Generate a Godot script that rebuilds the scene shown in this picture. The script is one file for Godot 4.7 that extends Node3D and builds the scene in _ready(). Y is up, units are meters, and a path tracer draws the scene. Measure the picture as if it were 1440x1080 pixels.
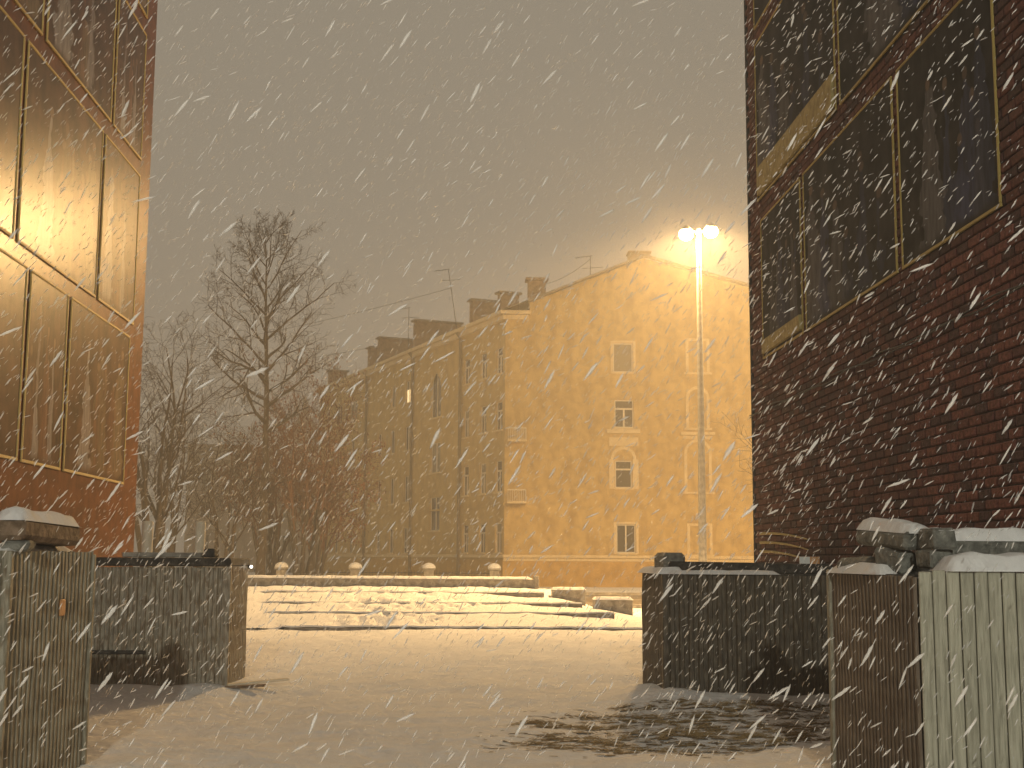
extends Node3D
# A snowy night between two tall gable walls, sodium street lamps beyond.

# ---------------------------------------------------------------- mesh helper
class MB:
	var v := PackedVector3Array()
	var n := PackedVector3Array()
	var uv := PackedVector2Array()
	func tri(a: Vector3, b: Vector3, c: Vector3, na: Vector3, nb: Vector3, nc: Vector3, ua := Vector2.ZERO, ub := Vector2.ZERO, uc := Vector2.ZERO) -> void:
		if (b - a).cross(c - a).dot(na + nb + nc) > 0.0:
			v.append(a); v.append(c); v.append(b)
			n.append(na); n.append(nc); n.append(nb)
			uv.append(ua); uv.append(uc); uv.append(ub)
		else:
			v.append(a); v.append(b); v.append(c)
			n.append(na); n.append(nb); n.append(nc)
			uv.append(ua); uv.append(ub); uv.append(uc)
	func quad(a: Vector3, b: Vector3, c: Vector3, d: Vector3, out: Vector3) -> void:
		var m := (c - a).cross(d - b).normalized()
		if m.dot(out) < 0.0:
			m = -m
		tri(a, b, c, m, m, m, Vector2(0, 1), Vector2(1, 1), Vector2(1, 0))
		tri(a, c, d, m, m, m, Vector2(0, 1), Vector2(1, 0), Vector2(0, 0))
	func squad(a: Vector3, b: Vector3, c: Vector3, d: Vector3, na: Vector3, nb: Vector3, nc: Vector3, nd: Vector3) -> void:
		tri(a, b, c, na, nb, nc)
		tri(a, c, d, na, nc, nd)
	func box(c: Vector3, s: Vector3, b := Basis(), ch := 0.0) -> void:
		# box with chamfered edges; ch = chamfer width
		var h := s / 2.0
		if ch <= 0.0:
			for ax in 3:
				for sg in [-1.0, 1.0]:
					var o := Vector3.ZERO; o[ax] = sg
					var p := Vector3.ZERO; p[(ax + 1) % 3] = h[(ax + 1) % 3]
					var q := Vector3.ZERO; q[(ax + 2) % 3] = h[(ax + 2) % 3]
					var m := o * h
					quad(c + b * (m - p - q), c + b * (m + p - q), c + b * (m + p + q), c + b * (m - p + q), b * o)
			return
		ch = minf(ch, minf(h.x, minf(h.y, h.z)) * 0.8)
		var i := h - Vector3.ONE * ch
		for ax in 3:
			var a1 := (ax + 1) % 3
			var a2 := (ax + 2) % 3
			for sg in [-1.0, 1.0]:
				var o := Vector3.ZERO; o[ax] = sg
				var p := Vector3.ZERO; p[a1] = i[a1]
				var q := Vector3.ZERO; q[a2] = i[a2]
				var m := Vector3.ZERO; m[ax] = sg * h[ax]
				quad(c + b * (m - p - q), c + b * (m + p - q), c + b * (m + p + q), c + b * (m - p + q), b * o)
			for s1 in [-1.0, 1.0]:
				for s2 in [-1.0, 1.0]:
					var e := Vector3.ZERO; e[ax] = i[ax]
					var f1 := Vector3.ZERO; f1[a1] = s1 * h[a1]; f1[a2] = s2 * i[a2]
					var f2 := Vector3.ZERO; f2[a1] = s1 * i[a1]; f2[a2] = s2 * h[a2]
					var o2 := Vector3.ZERO; o2[a1] = s1; o2[a2] = s2
					quad(c + b * (f1 - e), c + b * (f1 + e), c + b * (f2 + e), c + b * (f2 - e), b * o2)
		for sx in [-1.0, 1.0]:
			for sy in [-1.0, 1.0]:
				for sz in [-1.0, 1.0]:
					var sgn := Vector3(sx, sy, sz)
					var nn: Vector3 = (b * sgn).normalized()
					tri(c + b * (sgn * Vector3(h.x, i.y, i.z)), c + b * (sgn * Vector3(i.x, h.y, i.z)), c + b * (sgn * Vector3(i.x, i.y, h.z)), nn, nn, nn)
	func tube(p0: Vector3, p1: Vector3, r0: float, r1: float, sides := 6, caps := false) -> void:
		var d := (p1 - p0)
		if d.length() < 1e-5:
			return
		d = d.normalized()
		var x := d.cross(Vector3.UP if absf(d.y) < 0.9 else Vector3.RIGHT).normalized()
		var y := d.cross(x)
		for k in sides:
			var a0 := TAU * k / sides
			var a1 := TAU * (k + 1) / sides
			var n0 := x * cos(a0) + y * sin(a0)
			var n1 := x * cos(a1) + y * sin(a1)
			squad(p0 + n0 * r0, p0 + n1 * r0, p1 + n1 * r1, p1 + n0 * r1, n0, n1, n1, n0)
			if caps:
				tri(p0, p0 + n0 * r0, p0 + n1 * r0, -d, -d, -d)
				tri(p1, p1 + n0 * r1, p1 + n1 * r1, d, d, d)
	func lathe(at: Vector3, prof: Array, sides := 16) -> void:
		# prof: [radius, height] pairs from bottom to top
		for i in prof.size() - 1:
			var a: Array = prof[i]
			var b: Array = prof[i + 1]
			var sl := Vector2(b[1] - a[1], a[0] - b[0]).normalized()
			for k in sides:
				var t0 := TAU * k / sides
				var t1 := TAU * (k + 1) / sides
				var d0 := Vector3(cos(t0), 0, sin(t0))
				var d1 := Vector3(cos(t1), 0, sin(t1))
				var n0 := d0 * sl.x + Vector3.UP * sl.y
				var n1 := d1 * sl.x + Vector3.UP * sl.y
				squad(at + d0 * a[0] + Vector3.UP * a[1], at + d1 * a[0] + Vector3.UP * a[1], at + d1 * b[0] + Vector3.UP * b[1], at + d0 * b[0] + Vector3.UP * b[1], n0, n1, n1, n0)
	func mesh() -> ArrayMesh:
		var a := []
		a.resize(Mesh.ARRAY_MAX)
		a[Mesh.ARRAY_VERTEX] = v
		a[Mesh.ARRAY_NORMAL] = n
		a[Mesh.ARRAY_TEX_UV] = uv
		var m := ArrayMesh.new()
		m.add_surface_from_arrays(Mesh.PRIMITIVE_TRIANGLES, a)
		return m

# ---------------------------------------------------------------- node helpers
func L(r: float, g: float, b: float) -> Color:
	return Color(r, g, b).linear_to_srgb()

var counts := {}
func numbered(s: String) -> String:
	counts[s] = counts.get(s, -1) + 1
	return s if counts[s] == 0 else "%s_%03d" % [s, counts[s]]

func thing(called: String, at: Vector3, label: String, category: String, group := "", kind := "") -> Node3D:
	var o := Node3D.new()
	o.name = numbered(called)
	add_child(o)
	o.position = at
	tag(o, label, category, group, kind)
	return o

func tag(o: Node, label: String, category: String, group := "", kind := "") -> void:
	if label: o.set_meta("label", label)
	if category: o.set_meta("category", category)
	if group: o.set_meta("group", group)
	if kind: o.set_meta("kind", kind)

# part(): a mesh in world coordinates, hung under its thing (or under a part of it)
func part(parent: Node3D, called: String, mb: MB, mat: Material, label := "") -> MeshInstance3D:
	var o := MeshInstance3D.new()
	o.name = called
	o.mesh = mb.mesh()
	o.material_override = mat
	parent.add_child(o, true)
	if not (parent is MeshInstance3D) and parent != self:
		o.position = -parent.position
	if label: o.set_meta("label", label)
	return o

func single(called: String, mb: MB, mat: Material, label: String, category: String, group := "", kind := "") -> MeshInstance3D:
	var o := MeshInstance3D.new()
	o.name = numbered(called)
	o.mesh = mb.mesh()
	o.material_override = mat
	add_child(o)
	tag(o, label, category, group, kind)
	return o

# ---------------------------------------------------------------- materials
func plain(c: Color, rough := 0.8, metal := 0.0) -> StandardMaterial3D:
	var m := StandardMaterial3D.new()
	m.albedo_color = c
	m.roughness = rough
	m.metallic = metal
	return m

func noise_tex(seed_: int, freq: float, c0: Color, c1: Color, c2: Color, oct := 4, size := 512) -> NoiseTexture2D:
	var f := FastNoiseLite.new()
	f.seed = seed_
	f.noise_type = FastNoiseLite.TYPE_SIMPLEX_SMOOTH
	f.frequency = freq
	f.fractal_octaves = oct
	var t := NoiseTexture2D.new()
	t.noise = f
	t.width = size
	t.height = size
	t.seamless = true
	var g := Gradient.new()
	g.offsets = PackedFloat32Array([0.2, 0.5, 0.8])
	g.colors = PackedColorArray([c0, c1, c2])
	t.color_ramp = g
	return t

var relief: NoiseTexture2D
func grained(seed_: int, c0: Color, c1: Color, c2: Color, scale: float, rough := 0.85, bump := 0.4, freq := 0.012, stretch := Vector3.ONE) -> StandardMaterial3D:
	var m := StandardMaterial3D.new()
	m.albedo_texture = noise_tex(seed_, freq, c0, c1, c2, 5)
	m.roughness = rough
	m.uv1_triplanar = true
	m.uv1_world_triplanar = true
	m.uv1_scale = stretch * scale
	if bump > 0.0:
		m.heightmap_enabled = true
		m.heightmap_texture = relief
		m.heightmap_scale = bump
	return m

# weathering laid over a material: runs and blotches of dirt, stretched down the wall
func stained(m: StandardMaterial3D, seed_: int, dirt: Color, clean: Color, scale: Vector3) -> StandardMaterial3D:
	m.detail_enabled = true
	m.detail_blend_mode = BaseMaterial3D.BLEND_MODE_MUL
	m.detail_uv_layer = BaseMaterial3D.DETAIL_UV_2
	m.detail_albedo = noise_tex(seed_, 0.02, dirt, clean, Color.WHITE, 6)
	m.uv2_triplanar = true
	m.uv2_world_triplanar = true
	m.uv2_scale = scale
	return m

var M := {}
func materials() -> void:
	relief = noise_tex(77, 0.03, Color.BLACK, Color(0.5, 0.5, 0.5), Color.WHITE, 5)
	M.snow = grained(1, L(.80, .80, .80), L(.83, .83, .83), L(.86, .86, .86), 0.35, 0.9, 1.2)
	M.snow.specular_mode = BaseMaterial3D.SPECULAR_DISABLED
	M.flake = plain(L(.95, .95, .95), 1.0)
	M.flake.transparency = BaseMaterial3D.TRANSPARENCY_ALPHA
	M.flake.albedo_color.a = 0.52
	M.flake.specular_mode = BaseMaterial3D.SPECULAR_DISABLED
	M.flake.backlight_enabled = true
	M.flake.backlight = Color(.9, .9, .9)
	M.soil = grained(3, L(.1, .074, .045), L(.2, .15, .09), L(.3, .23, .145), 1.2, 0.95, 1.5, 0.03, Vector3(.35, 1, 1.6))
	M.straw = plain(L(.3, .2, .085), 0.9)
	M.road = grained(4, L(.10, .075, .05), L(.17, .14, .10), L(.32, .28, .24), 0.12, 0.75, 0.8)
	M.stone = grained(5, L(.22, .20, .17), L(.32, .29, .25), L(.4, .37, .32), 0.7, 0.85, 0.5)
	M.granite = grained(6, L(.10, .1, .088), L(.17, .168, .148), L(.26, .255, .225), 1.3, 0.85, 0.9)
	M.brownstone = grained(7, L(.12, .08, .05), L(.2, .14, .09), L(.28, .2, .14), 1.3, 0.85, 0.8)
	M.beam = grained(8, L(.025, .022, .02), L(.045, .04, .035), L(.08, .07, .06), 1.2, 0.85, 0.7)
	M.redwall = grained(9, L(.13, .044, .018), L(.18, .06, .025), L(.22, .08, .034), 0.5, 0.3, 0.03)
	M.redwall.metallic_specular = 0.2
	M.mortar = grained(10, L(.035, .02, .017), L(.06, .035, .03), L(.09, .055, .05), 1.5, 0.95, 0.5)
	M.gold = plain(L(.55, .4, .14), 0.6)
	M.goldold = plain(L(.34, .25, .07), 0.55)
	M.ochre = grained(11, L(.26, .2, .08), L(.34, .27, .11), L(.4, .32, .14), 1.0, 0.7, 0.1)
	M.yellow = stained(grained(12, L(.48, .34, .14), L(.56, .405, .17), L(.61, .45, .2), 0.14, 0.9, 0.5, 0.02), 81, L(.8, .77, .72), L(.96, .955, .945), Vector3(.12, .04, .12))
	M.cream = grained(13, L(.62, .5, .3), L(.68, .55, .34), L(.72, .6, .4), 0.3, 0.9, 0.2)
	M.plinth = grained(14, L(.42, .26, .08), L(.5, .32, .1), L(.55, .36, .13), 0.2, 0.9, 0.5)
	M.chimney = grained(15, L(.16, .10, .06), L(.24, .16, .10), L(.3, .21, .14), 0.5, 0.9, 0.6)
	M.glass = plain(L(.06, .055, .045), 0.12)
	M.curtain = plain(L(.2, .17, .12), 0.35)
	M.framewhite = plain(L(.66, .6, .5), 0.6)
	M.iron = plain(L(.05, .045, .04), 0.6, 0.3)
	M.pipe = plain(L(.16, .12, .07), 0.6)
	M.pole = grained(16, L(.3, .29, .27), L(.38, .37, .35), L(.45, .44, .41), 1.0, 0.45, 0.1)
	M.pole.metallic = 0.4
	M.bark = grained(17, L(.045, .035, .028), L(.07, .055, .042), L(.10, .08, .06), 2.0, 0.95, 0.6)
	M.twig = plain(L(.055, .042, .034), 0.95)
	M.browntwig = plain(L(.14, .066, .036), 0.95)
	M.deadleaf = plain(L(.21, .085, .035), 0.9)
	M.sheetgrey = stained(grained(18, L(.23, .205, .16), L(.32, .285, .225), L(.42, .375, .3), 0.8, 0.55, 0.15, 0.02, Vector3(2.5, .5, 2.5)), 82, L(.55, .45, .35), L(.95, .93, .9), Vector3(1.6, .45, 1.6))
	M.sheetgreen = stained(grained(19, L(.20, .185, .14), L(.29, .27, .21), L(.38, .36, .29), 0.8, 0.6, 0.15, 0.02, Vector3(3, .4, 3)), 83, L(.55, .45, .35), L(.95, .93, .9), Vector3(1.6, .45, 1.6))
	M.sheetdark = stained(grained(20, L(.065, .051, .035), L(.095, .076, .052), L(.14, .112, .077), 0.8, 0.6, 0.2, 0.02, Vector3(2.5, .5, 2.5)), 84, L(.55, .45, .35), L(.95, .93, .9), Vector3(1.6, .45, 1.6))
	M.sheetbrown = stained(grained(21, L(.11, .08, .055), L(.16, .12, .085), L(.22, .17, .12), 0.8, 0.6, 0.2, 0.02, Vector3(3, .4, 3)), 85, L(.55, .45, .35), L(.95, .93, .9), Vector3(1.6, .45, 1.6))
	M.postcream = grained(22, L(.66, .57, .43), L(.72, .63, .48), L(.77, .68, .53), 0.8, 0.6, 0.1)
	M.tagorange = plain(L(.6, .3, .12), 0.6)
	M.white = plain(L(.8, .8, .78), 0.5)
	M.black = plain(L(.015, .014, .013), 0.7)
	M.cable = plain(L(.05, .05, .048), 0.6)
	M.roofmetal = grained(23, L(.16, .13, .11), L(.2, .17, .14), L(.25, .21, .18), 0.3, 0.6, 0.2)
	M.farwall = grained(24, L(.36, .29, .22), L(.42, .34, .26), L(.47, .39, .3), 0.1, 0.9, 0.3)  # beige lightened so the distant house fades; haze put into the colour
	M.planks = []
	for i in 3:
		var k := 0.92 + 0.08 * i
		M.planks.append(grained(30 + i, L(.31 * k, .295 * k, .225 * k), L(.41 * k, .39 * k, .3 * k), L(.47 * k, .45 * k, .355 * k), 0.8, 0.6, 0.25, 0.02, Vector3(4, .35, 4)))
	M.bricks = []
	var tones := [Vector3(.14, .05, .038), Vector3(.175, .062, .045), Vector3(.115, .044, .036), Vector3(.18, .065, .045), Vector3(.085, .04, .036)]
	for i in tones.size():
		var t: Vector3 = tones[i]
		M.bricks.append(grained(40 + i, L(t.x * .6, t.y * .6, t.z * .6), L(t.x, t.y, t.z), L(t.x * 1.3, t.y * 1.35, t.z * 1.4), 2.2, 0.85, 0.5))
	var bm := StandardMaterial3D.new()
	bm.albedo_texture = noise_tex(50, 0.02, Color(.72, .72, .72), Color(.86, .86, .86), Color.WHITE, 4)
	bm.vertex_color_use_as_albedo = true
	bm.uv1_triplanar = true
	bm.uv1_world_triplanar = true
	bm.uv1_scale = Vector3.ONE * 2.0
	bm.roughness = 0.85
	M.brickmany = bm
	M.murals = []
	var warm := [Vector3(.10, .05, .03), Vector3(.34, .31, .32), Vector3(.2, .09, .05), Vector3(.22, .16, .1), Vector3(.3, .19, .12)]
	var blue := [Vector3(.034, .030, .028), Vector3(.07, .08, .15), Vector3(.05, .055, .09), Vector3(.12, .115, .12), Vector3(.2, .14, .1)]
	for i in 3:
		M.murals.append(mural(100 + i, warm, .3))
	for i in 3:
		M.murals.append(mural(103 + i, blue, .6))

# a generic painted scene: standing shapes and drapery on a plain ground.
# pal: ground colour, three garment colours, skin colour
func mural(seed_: int, pal: Array, rough: float) -> StandardMaterial3D:
	var rng := RandomNumberGenerator.new()
	rng.seed = seed_
	var f := FastNoiseLite.new()
	f.seed = seed_
	f.frequency = 0.02
	f.fractal_octaves = 4
	var w := 192
	var h := 256
	var im := Image.create(w, h, false, Image.FORMAT_RGB8)
	var shapes := []
	for k in 8:
		shapes.append([rng.randf_range(.1, .9), rng.randf_range(.15, .62), rng.randf_range(.03, .11), rng.randf_range(.5, 1.0), rng.randi_range(0, 2)])
	for y in h:
		for x in w:
			var u := float(x) / w
			var vv := float(y) / h
			var a := f.get_noise_2d(x * 2.2, y * .7)
			var b := f.get_noise_2d(x * 1.0 + 300, y * 1.4)
			var c: Vector3 = pal[0] * (1.0 + .7 * a + .4 * b)
			for s in shapes:
				var top: float = s[1]
				var half: float = s[2] * (.35 + 1.0 * clampf((vv - top) * 1.6, 0, 1)) * (1.0 + .5 * b)
				var body := smoothstep(0.0, .012, half - absf(u - s[0] - .05 * a)) * smoothstep(top, top + .02, vv) * smoothstep(.99, .93, vv)
				var head := smoothstep(.035, .022, Vector2((u - s[0]) * 1.2, vv - top + .015).length())
				var weave := 1.0 + .6 * f.get_noise_2d(x * 6.0 + 50, y * .9)
				var cloth: Vector3 = pal[1 + s[4]]
				c = c.lerp(cloth * weave, body * .8 * s[3])
				c = c.lerp(pal[4], head * .8 * s[3])
			im.set_pixel(x, y, Color(maxf(c.x, .004), maxf(c.y, .004), maxf(c.z, .004)).linear_to_srgb())
	var m := StandardMaterial3D.new()
	m.albedo_texture = ImageTexture.create_from_image(im)
	m.texture_repeat = false
	m.roughness = rough
	m.metallic_specular = 0.2
	return m

# ---------------------------------------------------------------- main
func _ready() -> void:
	# camera
	var cam := Camera3D.new()
	cam.name = "camera"
	cam.fov = 32.71
	cam.near = 0.05
	cam.far = 900.0
	cam.position = Vector3(0, 1.6, 0)
	cam.rotation_order = EULER_ORDER_YXZ
	cam.rotation_degrees = Vector3(7.584, -2.4217, 0.35)
	add_child(cam)
	cam.current = true
	# sky of low snow cloud lit by the town, haze, exposure
	var sm := ProceduralSkyMaterial.new()
	sm.sky_top_color = L(.30, .258, .198)
	sm.sky_horizon_color = L(.315, .27, .206)
	sm.sky_curve = 0.3
	sm.ground_horizon_color = L(.315, .27, .206)
	sm.ground_bottom_color = L(.30, .258, .198)
	var sky := Sky.new()
	sky.sky_material = sm
	var env := Environment.new()
	env.background_mode = Environment.BG_SKY
	env.sky = sky
	env.tonemap_mode = Environment.TONE_MAPPER_LINEAR
	env.tonemap_exposure = 1.0
	env.sdfgi_enabled = true
	env.ssao_enabled = true
	env.ssil_enabled = true
	env.fog_enabled = true
	env.fog_density = 0.0046
	env.fog_light_color = Color(.96, .95, .93)
	var we := WorldEnvironment.new()
	we.name = "world"
	we.environment = env
	add_child(we)
	materials()
	# large structure
	ground()
	road()
	steps()
	brick_building_right()
	painted_building_left()
	yellow_building()
	far_building()
	# lamps
	var sodium := Color(1.0, .80, .52)
	street_lamp(Vector3(7.93, 0, -42), 12.35, 0.41, sodium, 270.0, "tall grey twin headed street lamp glowing in front of the yellow gable", 87.0)
	street_lamp(Vector3(22.5, 0, -60), 12.35, 0.41, sodium, 78.0, "tall grey twin headed street lamp hidden behind the dark brick building", 0.0)
	street_lamp(Vector3(-27, 0, -52), 12.35, 0.41, sodium, 120.0, "added unseen twin headed street lamp behind the painted wall brightening the yellow facade", 0.0)  # added lamp, out of view, to brighten the receding facade
	yard_lamp(Vector3(-.6, 0, 26), 10.0, Color(.98, .985, .92), 580.0)
	# objects
	barriers()
	stones()
	clutter()
	trees()
	roof_things()
	fence_pillars()
	straw()
	snowfall()

# ---------------------------------------------------------------- ground
var gn: FastNoiseLite
func gh(x: float, z: float) -> float:
	if gn == null:
		gn = FastNoiseLite.new()
		gn.seed = 5
		gn.frequency = 0.22
		gn.fractal_octaves = 3
	var near := smoothstep(-40.0, -30.0, z)
	var y := (.07 * gn.get_noise_2d(x, z) + .035 * gn.get_noise_2d(x * 4.0 + 70, z * 4.0) + .012 * gn.get_noise_2d(x * 13.0, z * 13.0)) * near
	# drifts along the feet of the barriers
	y += .10 * exp(-pow((z + 15.0) / .3, 2.0)) * smoothstep(2.2, 2.6, x) * smoothstep(6.0, 4.8, x)
	y += .14 * exp(-pow((x - 2.35) / .35, 2.0) - pow((z + 15.6) / .9, 2.0))
	y += .10 * exp(-pow((z + 15.75) / .35, 2.0)) * smoothstep(-2.6, -3.0, x) * smoothstep(-6.0, -5.0, x)
	y += .06 * exp(-pow((x + 2.6) / .4, 2.0) - pow((z + 16.5) / .9, 2.0))
	return y

func ground() -> void:
	var xs := []
	var x := -7.0
	while x < 7.01:
		xs.append(x); x += .16
	for q in [9.0, 12.0, 16.0, 22.0, 32.0, 50.0, 80.0, 130.0]:
		xs.append(q); xs.push_front(-q)
	var zs := [30.0, 20.0, 10.0, 4.0, 0.0, -3.0, -5.0]
	var z := -6.0
	while z > -30.5:
		zs.append(z); z -= .18
	for q in [-31.0, -32.0, -34.0, -37.0, -40.0, -45.0, -55.0, -70.0, -90.0, -120.0, -160.0, -210.0]:
		zs.append(q)
	var m := MB.new()
	var P := []
	var N := []
	for zz in zs:
		for xx in xs:
			P.append(Vector3(xx, gh(xx, zz), zz))
			var e := .08
			N.append(Vector3(gh(xx - e, zz) - gh(xx + e, zz), 2 * e, gh(xx, zz - e) - gh(xx, zz + e)).normalized())
	var w := xs.size()
	for j in zs.size() - 1:
		for i in w - 1:
			var a := j * w + i
			m.squad(P[a], P[a + 1], P[a + w + 1], P[a + w], N[a], N[a + 1], N[a + w + 1], N[a + w])
	single("ground", m, M.snow, "snow covered ground", "ground", "", "structure")

func road() -> void:
	var m := MB.new()
	m.quad(Vector3(-110, .006, -43.5), Vector3(110, .006, -43.5), Vector3(110, .006, -58), Vector3(-110, .006, -58), Vector3.UP)
	single("road", m, M.road, "slushy brown road beyond the stone steps", "road", "", "structure")
	for zz in [-43.3, -58.2]:
		m = MB.new()
		m.box(Vector3(0, .06, zz), Vector3(220, .14, .2), Basis(), .02)
		single("kerb", m, M.stone, "stone kerb along the slushy road", "kerb", "road kerbs", "structure")

# ---------------------------------------------------------------- steps with snow lying on them
const SZ := [-30.0, -32.0, -34.0, -36.0, -38.0]
const SB := [.02, .27, .44, .66, .77]
const ST := [.075, .315, .48, .70, .77]
const SXR := [5.6, 3.87, 3.28, 2.43, 2.4]
const SXL := [-3.81, -4.37, -4.73, -5.11, -9.0]
func s_base(k: int, x: float) -> float:
	var b: float = SB[k]
	var xr: float = SXR[k]
	b -= .11 * smoothstep(xr - 1.9, xr - .1, x) * (1.0 if k > 0 and k < 4 else .25)
	b *= smoothstep(xr + 2.4, xr + .1, x)
	return b + (.045 * gn.get_noise_2d(x * 3.0, k * 40.0) + .02 * gn.get_noise_2d(x * 14.0, k * 40.0)) * (1.0 if x < xr else 0.0)
func s_top(k: int, x: float) -> float:
	var t: float = ST[k] + .02 * gn.get_noise_2d(x * 5.0, k * 90.0 + 7)
	var b := s_base(k, x)
	var inside: float = smoothstep(SXL[k] - .25, SXL[k], x) * (1.0 if x < SXR[k] else 0.0)
	if x >= SXR[k]:
		return b
	return maxf(b, lerpf(b, t, inside))

func steps() -> void:
	var holder := thing("steps", Vector3(0, 0, -34), "broad low stone steps under snow behind the gateway", "steps", "", "structure")
	var rng := RandomNumberGenerator.new()
	rng.seed = 11
	var prints := []
	for i in 70:
		var t := rng.randf()
		prints.append(Vector3(-2.9 + t * 3.2 + rng.randf_range(-.5, .5), -30.0 - rng.randf() * 6.5, rng.randf_range(.07, .17)))
	for i in 26:
		prints.append(Vector3(rng.randf_range(-5, 2.2), rng.randf_range(-32.2, -35.8), rng.randf_range(.03, .08)))
	for k in 4:
		var z0: float = SZ[k]
		var z1: float = SZ[k + 1]
		var xs := []
		var x := -9.0
		while x < 8.05:
			xs.append(x); x += .11
		# a sharp end at the step's corner
		xs.append(SXR[k] - .001); xs.append(SXR[k] + .001)
		xs.sort()
		var nz := 15
		var P := []
		for j in nz + 1:
			var f := float(j) / nz
			var zz := lerpf(z0, z1, f)
			for xx in xs:
				var y := lerpf(s_top(k, xx), s_base(k + 1, xx), smoothstep(0.0, 1.0, f) * .5 + f * .5)
				y += .03 * exp(-f * 14.0) * 0.0
				for p in prints:
					var d2 := pow((xx - p.x) / .16, 2.0) + pow((zz - p.y) / .22, 2.0)
					if d2 < 4.0:
						y -= p.z * exp(-d2 * d2) * (0.0 if j == 0 or j == nz else 1.0)
						y += p.z * .35 * exp(-pow(d2 - 1.8, 2.0) * 4.0) * (0.0 if j == 0 or j == nz else 1.0)
				P.append(Vector3(xx, maxf(y, .012), zz))
		var m := MB.new()
		var w := xs.size()
		var N := []
		for j in nz + 1:
			for i in w:
				var l: Vector3 = P[j * w + maxi(i - 1, 0)]
				var r: Vector3 = P[j * w + mini(i + 1, w - 1)]
				var u: Vector3 = P[mini(j + 1, nz) * w + i]
				var d: Vector3 = P[maxi(j - 1, 0) * w + i]
				N.append((r - l).cross(u - d).normalized())
		for j in nz:
			for i in w - 1:
				var a := j * w + i
				m.squad(P[a], P[a + 1], P[a + w + 1], P[a + w], N[a], N[a + 1], N[a + w + 1], N[a + w])
		# snow lip over the riser and snow face below it
		for i in w - 1:
			var a: Vector3 = P[i]
			var b: Vector3 = P[i + 1]
			var dz := Vector3(0, -.035, .03)
			if a.x < SXR[k] and b.x > SXL[k] - .3:
				m.quad(a, b, b + dz, a + dz, Vector3(0, .4, 1))
		part(holder, "snow_tread", m, M.snow)
		m = MB.new()
		var cx: float = (SXL[k] + SXR[k]) / 2.0
		var cw: float = SXR[k] - SXL[k]
		m.box(Vector3(cx, (ST[k] - .03) / 2.0 - .1, z0 - .25), Vector3(cw, ST[k] + .14, .5), Basis(), .01)
		part(holder, "riser", m, M.stone)
	# parapet wall behind the top step
	var pw := thing("parapet_wall", Vector3(-4.3, 0, -38.2), "long low stone parapet wall topped with snow behind the steps", "wall")
	var pm := MB.new()
	pm.box(Vector3(-4.3, .49, -38.2), Vector3(13.4, 1.02, .36), Basis(), .015)
	part(pw, "wall", pm, M.stone)
	pm = MB.new()
	pm.box(Vector3(2.35, .54, -38.2), Vector3(.14, 1.12, .5), Basis(), .02)
	part(pw, "end_post", pm, M.stone)
	part(pw, "snow_cap", snow_slab(Vector3(-4.35, 1.0, -38.2), 13.2, .4, .07, 3), M.snow)
	# cheek blocks stepping down beside the steps
	var blocks := [[Vector3(3.12, 0, -36.3), .9, .80, "squat stone cheek block beside the end of the parapet wall"], [Vector3(4.1, 0, -34.3), .98, .60, "squat stone cheek block lower down beside the steps"]]
	for b in blocks:
		var t := thing("stone_block", b[0], b[3], "stone block", "cheek blocks of the steps")
		pm = MB.new()
		pm.box(b[0] + Vector3(0, b[2] / 2.0 - .04, 0), Vector3(b[1], b[2], .6), Basis(), .02)
		part(t, "block", pm, M.stone)
		part(t, "snow_cap", snow_slab(b[0] + Vector3(0, b[2] - .05, 0), b[1] + .04, .64, .07, 4), M.snow)

# a lump of lying snow over a rectangle; y of `at` is its underside
func snow_slab(at: Vector3, w: float, d: float, h: float, seed_: int, basis := Basis(), rough := .35) -> MB:
	var f := FastNoiseLite.new()
	f.seed = seed_
	f.frequency = 1.3
	var nx := clampi(int(w / .07), 6, 90)
	var nz := clampi(int(d / .07), 6, 40)
	var P := []
	for j in nz + 1:
		for i in nx + 1:
			var u := float(i) / nx * 2.0 - 1.0
			var v := float(j) / nz * 2.0 - 1.0
			var ex := minf(1.0, (1.0 - absf(u)) * w / 2.0 / maxf(h, .03))
			var ez := minf(1.0, (1.0 - absf(v)) * d / 2.0 / maxf(h, .03))
			var y := h * sqrt(maxf(0.0, 1.0 - pow(1.0 - ex, 2.0))) * sqrt(maxf(0.0, 1.0 - pow(1.0 - ez, 2.0)))
			y *= 1.0 + rough * f.get_noise_2d(u * w, v * d)
			var wob := .03 * f.get_noise_2d(u * w * 3.0 + 9, v * d * 3.0)
			P.append(at + basis * Vector3(u * w / 2.0 + wob * float(absf(v) > .8), y, v * d / 2.0 + wob))
	var m := MB.new()
	var W := nx + 1
	var N := []
	for j in nz + 1:
		for i in W:
			var l: Vector3 = P[j * W + maxi(i - 1, 0)]
			var r: Vector3 = P[j * W + mini(i + 1, nx)]
			var u2: Vector3 = P[mini(j + 1, nz) * W + i]
			var d2: Vector3 = P[maxi(j - 1, 0) * W + i]
			N.append((u2 - d2).cross(r - l).normalized())
	for j in nz:
		for i in nx:
			var a := j * W + i
			m.squad(P[a], P[a + 1], P[a + W + 1], P[a + W], N[a], N[a + 1], N[a + W + 1], N[a + W])
	return m

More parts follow.
